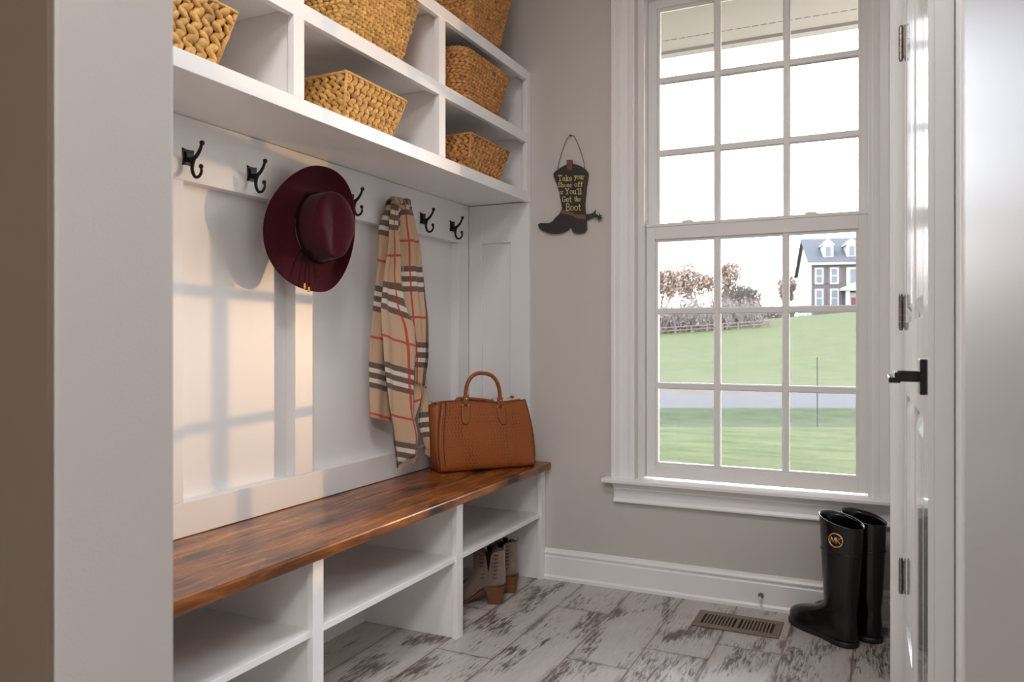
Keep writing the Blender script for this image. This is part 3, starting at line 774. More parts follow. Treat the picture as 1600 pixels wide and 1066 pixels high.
# ================================================================== HAT
def make_hat():
    C = Vector((-1.594, 1.925, 1.362))
    hat = thing('felt_hat', 'burgundy wide-brimmed felt hat hanging on a coat hook', 'hat', C)
    A = Vector((0.975, -0.20, 0.05)).normalized(); V = (Vector((0, 0, 1)) - A * A.z).normalized(); W = V.cross(A)   # W ~ +Y
    if W.y < 0: W = -W
    NT_ = 72
    def inner(th): return (0.006 + 0.082 * math.cos(th), 0.106 * math.sin(th))
    def outer(th):
        c, s_ = math.cos(th), math.sin(th)
        rx = 0.182 if c < 0 else 0.142
        x = rx * math.copysign(abs(c) ** 0.92, c); y = (0.196 if s_ > 0 else 0.200) * s_
        x += (-0.018 if c < 0 else 0.012) * math.sin(2 * th)
        x += 0.026 * max(0, s_) ** 2 + 0.004 * max(0, -s_) ** 2
        return (x, y)
    def brimh(th, s):
        # the sides of the brim roll out towards the room, the left lies near the panelling
        left = max(0, -math.cos(th)); top = max(0, math.sin(th)); right = max(0, math.cos(th)); bot = max(0, -math.sin(th))
        return s ** 1.8 * (-0.010 * left ** 2 + 0.016 * top ** 2 + 0.022 * right ** 1.5 + 0.004 * bot ** 2) + 0.014 * math.sin(math.pi * s) * (top * left) * 1.2 - 0.006 * math.sin(math.pi * s)
    rings = []
    for i in range(13):
        s = i / 12; ring = []
        for k in range(NT_):
            th = 2 * math.pi * k / NT_; a = inner(th); c = outer(th)
            ring.append(C + W * lerp(a[0], c[0], s) + V * lerp(a[1], c[1], s) + A * (brimh(th, s) + 0.004))
        rings.append(ring)
    b = MB(); b.loft(rings, caps=False)
    b.build('brim', M['felt'], hat, smooth=180, solid=0.0035, subsurf=1)
    rings = []; Hc = 0.106
    for i in range(17):
        s = i / 16; ring = []
        for k in range(NT_):
            th = 2 * math.pi * k / NT_; a = inner(th)
            h = Hc * math.sin(min(1, s * 1.12) * math.pi / 2) if s < 0.9 else Hc
            sc = 1 - 0.07 * s if s < 0.62 else (1 - 0.0434) * math.cos((s - 0.62) / 0.38 * math.pi / 2) ** 0.5
            sc = max(sc, 0.0)
            x, y = a[0] * sc, a[1] * sc
            hh = Hc * (1 - (1 - s) ** 1.6) if s < 0.62 else Hc * (1 - 0.38 ** 1.6) + (Hc * 0.38 ** 1.6) * math.sin((s - 0.62) / 0.38 * math.pi / 2)
            # crease along the crown and two pinches at the front (lower end)
            crease = math.exp(-((x + 0.004) / 0.030) ** 2) * sstep(0.60, 0.98, s) * (1 - 0.5 * sstep(0.02, 0.09, y))
            hh -= 0.022 * crease
            pinch = math.exp(-((y + 0.060) / 0.034) ** 2) * sstep(0.35, 0.85, s)
            x *= 1 - 0.20 * pinch
            ring.append(C + W * x + V * y + A * (hh + 0.004))
        rings.append(ring)
    b = MB(); b.loft(rings, caps=True); b.build('crown', M['felt'], hat, smooth=180, subsurf=1)
    for off, hh in ((1.025, 0.012), (1.02, 0.019)):
        b = MB(); b.tube([C + W * ((inner(2 * math.pi * k / 60)[0] - 0.006) * off + 0.006) + V * inner(2 * math.pi * k / 60)[1] * off + A * hh for k in range(60)], 0.0034, 6, closed=True)
        b.build('hat_band', M['cord'], hat, smooth=180)
    kn = C + W * (-0.056) + V * (-0.080) + A * 0.018
    b = MB(); b.ball(kn, 0.009, 8, 6); b.build('band_knot', M['cord'], hat, smooth=180)
    for e in [(-0.062, -0.080), (-0.034, -0.112), (-0.012, -0.106), (0.004, -0.116), (0.028, -0.100), (-0.050, -0.050)]:
        p1 = kn + W * (e[0] * 0.45) + V * (e[1] * 0.15 + 0.010) + A * 0.016
        p2 = kn + W * (e[0] * 0.90) + V * (e[1] * 0.60) + A * 0.014
        p3 = kn + W * e[0] + V * e[1] + A * 0.010
        b = MB(); b.tube(catmull([kn, p1, p2, p3], 6), 0.0012, 5); b.build('tassel', M['cord'], hat, smooth=180)
    for e in ((-0.012, -0.106), (0.004, -0.116)):
        c = kn + W * e[0] + V * e[1] + A * 0.010
        b = MB(); b.tube([c + V * 0.008, c - V * 0.008], [0.003, 0.0042], 8); b.build('bead', M['bead'], hat, smooth=60)
make_hat()

# ================================================================== SCARF
def make_scarf():
    hookp = Vector((-1.622, 2.422, 1.515))
    sc = thing('plaid_scarf', 'tan plaid scarf with black and red checks hanging from a hook', 'scarf', (-1.62, 2.44, 0.56))
    # panels are described across (s, along +Y mostly) and down (z); the cloth hangs in a plane turned a little to the room
    S = Vector((0.35, 0.94, 0)).normalized(); O = Vector((0.94, -0.35, 0)).normalized()
    def panel(L, Rr, off, fold, nf, u0, v0, us, shear, ph=0.0, nm='cloth_fold', fringe=False, zsh=0.0):
        zs = [p[0] for p in L]
        def at(tab, z):
            for (za, xa), (zb, xb_) in zip(tab, tab[1:]):
                if za >= z >= zb:
                    f = (za - z) / (za - zb); f = f * f * (3 - 2 * f) * 0.5 + f * 0.5
                    return lerp(xa, xb_, f)
            return tab[-1][1] if z < tab[-1][0] else tab[0][1]
        NV, NU = 56, 18
        zt = max(L[0][0], Rr[0][0]); zl = L[-1][0]; zr = Rr[-1][0]
        def fn(u, v):
            zb = lerp(zl, zr, u); z = lerp(zt, zb, v)
            s = lerp(at(L, z), at(Rr, z), u)
            g = sstep(0, 0.25, v)
            d = (off + (0.022 * sstep(0.35, 0.6, v) if zsh else 0)) * (0.35 + 0.65 * g) + fold * (0.35 + 0.65 * g) * math.sin(2 * math.pi * nf * u + ph + 1.6 * v) + 0.006 * math.sin(7 * v + ph) + 0.0035 * g * math.sin(2 * math.pi * (2.6 * nf * u) + 5 * v + 2 * ph)
            edge = (abs(u - 0.5) * 2) ** 3
            d -= 0.010 * edge
            d += 0.020 * math.exp(-v * 14)
            return Vector((-1.640, 2.422, 0)) + S * s + O * (d + 0.02) + Vector((0, 0, z))
        def uv(u, v): return (u0 + u * us + shear * v, v0 + v * (zt - min(zl, zr)) + 0.18 * shear * u + zsh * 0.075 * u * sstep(0.25, 0.5, v))
        b = MB(); b.grid(fn, NU, NV, uv)
        o = b.build(nm, M['plaid'], sc, smooth=180, solid=0.0016)
        if fringe:
            b = MB(); rnd = random.Random(int(off * 1e4))
            for k in range(26):
                p = fn(k / 25, 1.0); b.tube([p, p + Vector((rnd.uniform(-.002, .002), rnd.uniform(-.003, .003), -rnd.uniform(.012, .022)))], 0.0007, 4, mi=0)
            f_ = b.build('fringe', M['fringe'], o)
        return o
    M['fringe'] = simple('tan_wool_fringe', (0.55, 0.36, 0.21), 0.9)
    # (z, s) edge tables, metres from the hook
    panel([(1.505, -0.050), (1.42, -0.080), (1.32, -0.086), (1.135, -0.102), (0.947, -0.114), (0.735, -0.116)],
          [(1.505, -0.010), (1.32, -0.020), (1.135, -0.015), (0.947, -0.005), (0.707, -0.008)], 0.006, 0.005, 0.7, 0.215, 0.067, 0.110, -0.03)
    panel([(1.51, 0.020), (1.43, 0.040), (1.30, 0.055), (1.135, 0.080), (0.947, 0.098), (0.80, 0.100), (0.700, 0.098), (0.600, 0.128)],
          [(1.51, 0.062), (1.43, 0.088), (1.30, 0.102), (1.135, 0.122), (0.990, 0.136), (0.853, 0.142), (0.720, 0.146), (0.588, 0.146)], 0.008, 0.008, 0.9, 0.20, 0.160, 0.085, 0.06, 0.3, fringe=True)
    panel([(1.50, -0.010), (1.32, -0.030), (1.135, -0.050), (0.947, -0.030), (0.80, 0.000), (0.700, 0.020), (0.640, 0.036)],
          [(1.50, 0.030), (1.32, 0.060), (1.135, 0.095), (0.947, 0.120), (0.80, 0.118), (0.700, 0.090), (0.650, 0.074)], 0.016, 0.013, 1.2, 0.05, 0.10, 0.16, 0.24, 0.7)
    panel([(1.535, -0.012), (1.452, -0.018), (1.322, -0.004), (1.205, 0.008), (1.088, 0.022), (0.947, 0.052), (0.853, 0.064)],
          [(1.535, 0.048), (1.452, 0.078), (1.322, 0.100), (1.205, 0.110), (1.088, 0.120), (0.947, 0.118), (0.840, 0.104)], 0.034, 0.013, 1.6, 0.205, 0.118, 0.150, 0.04, 2.2, fringe=True)
    panel([(1.52, -0.040), (1.40, -0.054), (1.25, -0.078), (1.10, -0.090), (0.95, -0.088), (0.80, -0.076), (0.68, -0.058), (0.552, -0.040)],
          [(1.52, -0.008), (1.40, -0.012), (1.25, -0.006), (1.15, 0.016), (1.06, 0.056), (0.98, 0.058), (0.85, 0.046), (0.75, 0.042), (0.66, 0.062), (0.600, 0.054)], 0.036, 0.011, 1.1, 0.200, 0.075, 0.135, -0.03, 1.2, fringe=True, zsh=-0.9)
    # gathered knot of cloth over the prong
    b = MB()
    for k, (a, c) in enumerate(((-0.026, 0.012), (-0.004, 0.020), (0.016, 0.016))):
        def fn(u, v, a=a, c=c):
            an = math.pi * (u * 1.15 - 0.15)
            w = lerp(-0.011, 0.011, v)
            return Vector((-1.640, 2.422, 1.508)) + S * (a + w * 0.9) + O * (0.030 + 0.030 * -math.cos(an) + c * 0.4) + Vector((0, 0, 0.026 * math.sin(an) + 0.004 * math.cos(w * 200)))
        b.grid(fn, 16, 6, lambda u, v, k=k: (0.02 + 0.05 * k + v * 0.03, 0.97 - u * 0.08))
    b.build('top_gather', M['plaid'], sc, smooth=180, solid=0.003)
make_scarf()

# ================================================================== HANDBAG
def make_bag():
    FL = Vector((-1.543, 2.605, 0.4955)); FR = Vector((-1.284, 2.916, 0.4955))
    U = (FR - FL).normalized(); Nn = Vector((-U.y, U.x, 0))   # back direction
    if Nn.x > 0: Nn = -Nn
    Z = Vector((0, 0, 1)); L = (FR - FL).length; H = 0.272; D = 0.125
    bag = thing('leather_handbag', 'cognac crocodile-embossed leather handbag standing on the bench end', 'handbag', (FL + FR) / 2 + Nn * D / 2)
    def face(u, v, back):
        """front or back leather face; leans in and narrows to the top, bellies a little"""
        inx = 0.012 * v * v
        x = lerp(inx - 0.010 * math.sin(math.pi * min(1, v * 1.1)), L - inx * 2.2 + 0.006 * math.sin(math.pi * v), u)
        belly = 0.010 * math.sin(math.pi * u) * math.sin(math.pi * v)
        lean = 0.034 * v ** 1.3
        d = (lean - belly) if not back else (D - lean + belly)
        z = H * v + 0.006 * math.sin(2 * math.pi * u) * v - 0.004 * math.sin(math.pi * u) * v
        r = 0.014
        if v < 0.08: d += (r * (1 - math.sqrt(max(0, 1 - (1 - v / 0.08) ** 2)))) * (1 if not back else -1)
        return FL + U * x + Nn * d + Z * z
    for nm, bk in (('front_panel', False), ('back_panel', True)):
        b = MB(); b.grid(lambda u, v: face(u, v, bk), 30, 24, lambda u, v: (u * L, v * H))
        b.build(nm, M['leather'], bag, smooth=180, solid=0.004, recalc=True)
    for nm, u in (('side_gusset', 0.0), ('side_gusset', 1.0)):
        sg = -1 if u == 0 else 1
        b = MB()
        def fn(s, v, u=u, sg=sg):
            p = face(u, v, False).lerp(face(u, v, True), s)
            out = (0.050 * v * math.sin(math.pi * s) ** 0.8 if sg < 0 else 0.006 * math.sin(math.pi * s) * (1 - v))
            fold = -0.012 * v * math.exp(-((s - 0.5) / 0.15) ** 2)
            return p + U * sg * (out + fold + 0.001) - Z * (0.020 * v * math.sin(math.pi * s))
        b.grid(fn, 14, 16, lambda s, v: (s * D, v * H)); b.build(nm, M['leather_plain'], bag, smooth=180, solid=0.0035, recalc=True)
    b = MB(); b.grid(lambda u, s: face(u, 0.0, False).lerp(face(u, 0.0, True), s) + Z * 0.002, 12, 6, lambda u, s: (u * L, s * D))
    b.build('base', M['leather_plain'], bag, solid=0.004)
    b = MB(); b.grid(lambda u, s: face(u, 0.955, False).lerp(face(u, 0.955, True), s) + Z * (-0.004 * math.sin(math.pi * s)), 20, 6)
    b.build('zip_top', M['leather_edge'], bag, solid=0.003)
    # dark piping along the front's left seam and the top edge
    for pts_, r_ in (([face(0.055, v / 20, False) - Nn * 0.0025 for v in range(2, 21)], 0.0014), ([face(0.0, v / 20, False) - Nn * 0.001 for v in range(0, 21)], 0.0022),
                     ([face(k / 30, 1.0, False) + Z * 0.001 for k in range(31)], 0.0022), ([face(1.0, v / 20, False) for v in range(0, 21)], 0.0018)):
        b = MB(); b.tube(pts_, r_, 6); b.build('edge_piping', M['leather_edge'], bag, smooth=180)
    # handles front and back
    def handle(bk, ua, ub, hgt, lean):
        pa, pb = face(ua, 1.0, bk), face(ub, 1.0, bk); sg = 1 if bk else -1
        pts = []
        for i in range(25):
            t = i / 24; an = math.pi * t
            x = lerp(0, 1, 0.5 - 0.5 * math.copysign(abs(math.cos(an)) ** 0.80, math.cos(an)))
            pts.append(pa.lerp(pb, x) + Nn * sg * (0.006 + lean * math.sin(an)) + Z * (hgt * math.sin(an) ** 0.72 - 0.002))
        b = MB(); b.tube(pts, 0.0078, 10)
        hh = b.build('handle', M['leather_plain'], bag, smooth=180)
        for q in (pts[0], pts[-1]):
            b = MB(); b.tube([q + U * 0.012 * math.cos(a) + Z * (0.012 * math.sin(a) - 0.014) + Nn * sg * 0.002 for a in [2 * math.pi * k / 16 for k in range(16)]], 0.0021, 6, closed=True)
            b.build('ring', M['silver'], hh, smooth=180)
        for i0, q in ((0, pts[0]), (24, pts[-1])):
            up = pts[3] if i0 == 0 else pts[21]
            b = MB(); b.obox(q, U, Nn * sg, (up - q).normalized(), -0.0115, 0.0115, -0.003, 0.009, -0.010, 0.026)
            b.build('handle_end', M['leather_plain'], hh, bevel=0.003)
            b = MB(); b.ball(q + Nn * sg * 0.0095 + Z * 0.012, 0.0042, 8, 6); b.build('rivet', M['silver'], hh, smooth=180)
        for uu in (ua, ub):
            v0 = 0.93; w = 0.019
            def tb(s, t, uu=uu):
                wv = w * (1.0 if t < 0.6 else math.sqrt(max(0.05, 1 - ((t - 0.6) / 0.4) ** 2)))
                return face(uu + (s - 0.5) * 2 * wv / L, v0 - 0.26 * t, bk) + Nn * sg * 0.004
            b = MB(); b.grid(tb, 6, 14); b.build('handle_tab', M['leather_plain'], bag, solid=0.003, smooth=60)
            b = MB(); b.tube([tb(0, k / 14) for k in range(15)] + [tb(1, k / 14) for k in range(14, -1, -1)], 0.0009, 5)
            b.build('tab_stitching', M['leather_edge'], bag)
        return hh
    handle(False, 0.275, 0.685, 0.118, 0.004)
    handle(True, 0.275, 0.685, 0.004, 0.085)
    # clasp hanging at the right of the top and zip pull at the left
    c = face(0.74, 1.0, False) + Z * 0.010
    b = MB(); b.tube(catmull([c - U * 0.016 - Z * 0.012, c, c + U * 0.014 + Z * 0.007, c + U * 0.030 + Z * 0.008, c + U * 0.036 + Z * 0.002, c + U * 0.026 - Z * 0.001], 5), 0.0022, 6)
    b.build('clasp', M['silver'], bag, smooth=180)
    b = MB(); b.ball(c + U * 0.036 + Z * 0.012, 0.008, 8, 6, (1.4, 1, 0.8)); b.build('strap_end', M['leather_plain'], bag, smooth=180)
    p = face(0.0, 0.95, False).lerp(face(0.0, 0.95, True), 0.5)
    b = MB(); b.tube([p + U * 0.012 + Z * 0.006, p - U * 0.014 + Z * 0.008, p - U * 0.030 + Z * 0.016], [0.003, 0.004, 0.0025], 6, flat=0.5)
    b.build('zip_pull', M['leather_edge'], bag, smooth=180)
make_bag()

# ================================================================== TALL RUBBER BOOTS
def footprint(t, L, W):
    """half outline of a sole: t 0 heel .. 1 toe -> half width"""
    w = W * (0.40 * math.sqrt(max(0, 1 - ((0.16 - t) / 0.16) ** 2)) if t < 0.16 else lerp(0.40, 0.50, sstep(0.30, 0.70, t)) - 0.03 * math.exp(-((t - 0.42) / 0.12) ** 2))
    if t > 0.72: w *= math.sqrt(max(0, 1 - ((t - 0.72) / 0.28) ** 2.2))
    return w
def outline(L, W, N=40, grow=0.0):
    pts = []
    for k in range(N):
        an = 2 * math.pi * k / N
        t = 0.5 - 0.5 * math.cos(an / 1.0) if True else 0
        w = footprint(min(max(t, 0.0), 1.0), L, W) + grow
        pts.append((t * L + (grow if t > 0.5 else -grow) * abs(math.cos(an)), (w if an < math.pi else -w)))
    return pts
def tall_boot(label, heel, ang, logo, toplean, lean):
    F = Vector((math.cos(ang), math.sin(ang), 0)); S = Vector((-F.y, F.x, 0)); Z = Vector((0, 0, 1)); O = Vector((heel[0], heel[1], 0.001))
    root = thing('riding_boot', label, 'boot', O + F * 0.1, 'pair of black rubber riding boots')
    L, W, N = 0.295, 0.100, 40
    LV = Vector(lean)
    def P(x, y, z): return O + F * x + S * y + Z * z + LV * sstep(0.08, 0.42, z)
    ol = outline(L, W, N)
    b = MB()
    b.loft([[P(x * 1.0, y * 0.98, 0.0) for x, y in outline(L, W, N)], [P(x, y, 0.003) for x, y in outline(L, W, N, 0.002)], [P(x, y, 0.015) for x, y in outline(L, W, N, 0.002)], [P(x, y, 0.018) for x, y in ol]])
    b.build('sole', M['rubber_matte'], root, smooth=45)
    # upper: horizontal slices from sole to rim; the front of each slice follows the vamp back to the ankle
    XT = [(0.0, 0.295), (0.040, 0.294), (0.050, 0.288), (0.058, 0.278), (0.066, 0.262), (0.074, 0.240), (0.084, 0.212), (0.095, 0.186), (0.108, 0.164), (0.122, 0.148), (0.14, 0.135), (0.5, 0.125)]
    def front(z):
        for (z0, x0), (z1, x1) in zip(XT, XT[1:]):
            if z0 <= z <= z1: return lerp(x0, x1, (z - z0) / (z1 - z0))
    rings = []
    for z in (0.014, 0.022, 0.030, 0.038, 0.045, 0.052, 0.058, 0.064, 0.070, 0.077, 0.085, 0.094, 0.104, 0.114, 0.125, 0.138, 0.155, 0.18, 0.21, 0.25, 0.29, 0.305, 0.311, 0.335, 0.37, 0.395, 0.408):
        ring = []; X = front(z)
        for k in range(N):
            an = 2 * math.pi * k / N; t = 0.5 - 0.5 * math.cos(an); sg = 1 if an < math.pi else -1
            fx, fy = t * L, sg * footprint(t, L, W)
            zz = max(0, (z - 0.10) / 0.31)
            cx = lerp(0.060, 0.074, min(1, zz)); rx = lerp(0.058, 0.083, min(1, zz) ** 0.8); ry = lerp(0.042, 0.058, min(1, zz) ** 0.8)
            ex = cx - rx * math.cos(an); ey = ry * math.sin(an)
            x = fx if fx < 0.10 else 0.10 + (fx - 0.10) * (X - 0.10) / (L - 0.10)
            fy *= 1 - 0.16 * sstep(0.035, 0.075, z) * sstep(0.10, 0.2, fx)
            x = lerp(x, ex, sstep(0.070, 0.145, z)); y = lerp(fy, ey, sstep(0.050, 0.140, z))
            if 0.300 < z < 0.309: y *= 1.0
            zt = z
            if z > 0.33: zt = z + (z - 0.33) / 0.078 * toplean * (x - cx) / 0.076
            ring.append(P(x, y, zt))
        rings.append(ring)
    # inside of the shaft
    last = rings[-1]; c = sum(last, Vector()) / N
    ins = [[c + (p - c) * 0.955 + Z * (-0.001) for p in last]]
    for zz in (0.36, 0.30, 0.2): ins.append([Vector((lerp(c.x, p.x, 0.93), lerp(c.y, p.y, 0.93), zz)) for p in ins[0]])
    b = MB(); b.loft(rings + ins)
    up = b.build('upper', M['rubber'], root, smooth=60, subsurf=1)
    # seam band below the cuff, heel counter, rim line
    def slice_at(z, g):
        zz = max(0, (z - 0.10) / 0.31); cx = lerp(0.060, 0.074, min(1, zz)); rx = lerp(0.058, 0.083, min(1, zz) ** 0.8) + g; ry = lerp(0.042, 0.058, min(1, zz) ** 0.8) + g
        return [P(cx - rx * math.cos(2 * math.pi * k / N), ry * math.sin(2 * math.pi * k / N), z) for k in range(N)]
    b = MB(); b.tube(slice_at(0.306, 0.0012), 0.0018, 6, closed=True); b.build('cuff_seam', M['rubber'], root, smooth=180)
    b = MB(); b.tube([last[k] for k in range(N)], 0.0022, 6, closed=True); b.build('top_rim', M['rubber'], root, smooth=180)
    if logo:
        # ring medallion with its two letters on the side of the cuff facing the room
        zc = 0.352; an0 = logo
        def onshaft(a, zz):
            # a: horizontal offset along the surface, zz: height
            k = max(0, (zc - 0.10) / 0.31); cx, rx, ry = lerp(.060, .074, k), lerp(.058, .083, k ** .8), lerp(.042, .058, k ** .8)
            th = an0 - a / 0.070
            n = Vector((0, 0, 0)) + F * (-math.cos(th) * ry) + S * (math.sin(th) * rx); n.normalize()
            return P(cx - rx * math.cos(th), ry * math.sin(th), zz), n
        lg = MB()
        ringp = []
        for k in range(32):
            a = 2 * math.pi * k / 32; p, n = onshaft(0.022 * math.cos(a), zc + 0.022 * math.sin(a)); ringp.append(p + n * 0.0035)
        lg.tube(ringp, 0.0024, 8, closed=True)
        for st in ([(-0.013, -0.008), (-0.011, 0.008), (-0.006, -0.006), (-0.001, 0.008), (0.001, -0.008)], [(0.003, 0.008), (0.003, -0.008)], [(0.013, 0.008), (0.004, 0.0005), (0.013, -0.008)]):
            q = []
            for a_, z_ in st: p, n = onshaft(a_ * 1.2, zc + z_ * 1.25); q.append(p + n * 0.0035)
            for q0, q1 in zip(q, q[1:]): lg.tube([q0, q1], 0.0016, 6)
        lg.build('medallion', M['gold'], root, smooth=180)
    return root
BA = math.atan2(0.70, -0.72)
tall_boot('nearer black rubber riding boot with gold round emblem on the cuff', (-0.082, 2.792), BA, 1.18, 0.014, (0.010, 0, 0))
tall_boot('black rubber riding boot behind the other, against the door casing', (-0.010, 2.872), BA, 0, 0.012, (0.004, 0, 0))

# ================================================================== ANKLE BOOTIES
def bootie(label, heel, ang):
    F = Vector((math.cos(ang), math.sin(ang), 0)); S = Vector((-F.y, F.x, 0)); Z = Vector((0, 0, 1)); O = Vector((heel[0], heel[1], 0.001))
    root = thing('ankle_boot', label, 'boot', O + F * 0.1, 'pair of taupe suede ankle boots')
    L, W, N = 0.245, 0.086, 40
    HH = 0.064
    def lift(x): return HH * (1 - sstep(0.060, 0.175, x)) + 0.004
    def P(x, y, z, lf=True): return O + F * x + S * y + Z * (z + (lift(x) if lf else 0))
    ol = outline(L, W, N)
    b = MB(); b.loft([[P(x, y, -0.003) for x, y in ol], [P(x, y, 0.001) for x, y in outline(L, W, N, 0.0015)]]); b.build('sole', M['heel'], root)
    # block heel, slightly flared under the counter
    rings = []
    for z, g in ((0.0, 0.0), (0.03, 0.0), (0.062, 0.003), (0.066, 0.003)):
        fr = 0.064 if z < 0.05 else 0.078; ring = []
        for x, y in outline(L, W, N, g):
            xx = min(x, fr - 0.00 + z * 0.1); ring.append(P(max(xx, 0.004 - g + 0.006 * (1 - z / 0.066)), y * (0.86 + 0.1 * z / 0.066), z, False))
        rings.append(ring)
    b = MB(); b.loft(rings); b.build('heel', M['heel'], root, smooth=40)
    rings = []
    XT = [(0.0, 0.245), (0.020, 0.243), (0.027, 0.236), (0.034, 0.222), (0.042, 0.202), (0.052, 0.180), (0.064, 0.160), (0.080, 0.146), (0.10, 0.137), (0.2, 0.131)]
    def front(z):
        for (z0, x0), (z1, x1) in zip(XT, XT[1:]):
            if z0 <= z <= z1: return lerp(x0, x1, (z - z0) / (z1 - z0))
    for z in (0.0, 0.010, 0.018, 0.025, 0.032, 0.039, 0.046, 0.054, 0.063, 0.073, 0.085, 0.098, 0.112, 0.128, 0.140):
        ring = []; X = front(z)
        for k in range(N):
            an = 2 * math.pi * k / N; t = 0.5 - 0.5 * math.cos(an); sg = 1 if an < math.pi else -1
            fx, fy = t * L, sg * footprint(t, L, W)
            zz = min(1, max(0, (z - 0.05) / 0.09)); cx = lerp(0.060, 0.067, zz); rx = lerp(0.058, 0.064, zz); ry = lerp(0.034, 0.040, zz)
            ex = cx - rx * math.cos(an); ey = ry * math.sin(an)
            x = fx if fx < 0.09 else 0.09 + (fx - 0.09) * (X - 0.09) / (L - 0.09)
            x = lerp(x, ex, sstep(0.040, 0.095, z)); y = lerp(fy, ey, sstep(0.025, 0.085, z))
            dip = 0.0
            if z > 0.10: dip = -0.030 * ((z - 0.10) / 0.04) * math.exp(-((x - 0.066) / 0.012) ** 2)
            ring.append(O + F * x + S * y + Z * (z + dip + lerp(lift(x), HH, sstep(0.05, 0.12, z))))
        rings.append(ring)
    last = rings[-1]; c = sum(last, Vector()) / N
    ins = [[c + (p - c) * 0.93 for p in last], [c + (p - c) * 0.9 - Z * 0.06 for p in last]]
    b = MB(); b.loft(rings + ins); up = b.build('upper', M['suede'], root, smooth=60, subsurf=1)
    b = MB(); p = P(0.004, 0, 0.138, False) + Z * HH
    b.tube([p - Z * 0.006 + S * 0.006, p + Z * 0.018 + S * 0.005, p + Z * 0.018 - S * 0.005, p - Z * 0.006 - S * 0.006], 0.0022, 6)
    b.build('pull_tab', M['suede'], root)
    # rows of chevron cut-outs on both sides
    for s in (1, -1):
        for (xc, x1) in ((0.036, -1), (0.092, 1)):
            for r_ in range(7):
                z = HH + 0.036 + r_ * 0.0145; q = []
                for u in (-1.0, -0.5, 0.0, 0.5, 1.0):
                    x = xc + u * 0.010 - (0.004 * x1) * (1 - r_ / 6.0)
                    zz = min(1, max(0, (z - HH - 0.05) / 0.09)); cx = lerp(0.060, 0.067, zz); rx = lerp(0.058, 0.064, zz); ry = lerp(0.0365, 0.041, zz)
                    yy = ry * math.sqrt(max(0.02, 1 - ((x - cx) / rx) ** 2)) + 0.0012
                    if z - HH < 0.06: yy = max(yy, 0.0345)
                    q.append(O + F * x + S * (s * yy) + Z * (z + abs(u) * 0.0055))
                b = MB(); b.tube(q, [0.0006, 0.0017, 0.0019, 0.0017, 0.0006], 5); b.build('chevron_cutout', M['suede_dark'], up)
    # dark V opening on the sides
    for s in (1, -1):
        b = MB()
        vs = [(0.053, HH + 0.139), (0.076, HH + 0.139), (0.0660, HH + 0.066), (0.0630, HH + 0.066)]
        q = []
        for (x, z) in vs:
            yy = 0.0420 if z > HH + 0.1 else 0.0385
            q.append(O + F * x + S * (s * yy) + Z * z)
        qi = [p - S * s * 0.006 for p in q]
        b.add(q + qi, [(0, 1, 2, 3), (7, 6, 5, 4)] + [(i, 4 + i, 4 + (i + 1) % 4, (i + 1) % 4) for i in range(4)])
        b.build('side_gore', M['cord'], up, recalc=True)
    return root
bootie('nearer taupe suede ankle boot with wooden block heel in the right shoe bay', (-1.315, 2.710), math.atan2(-0.40, -0.916))
bootie('taupe suede ankle boot further back by the bay end wall', (-1.322, 2.842), math.atan2(-0.20, -0.98))

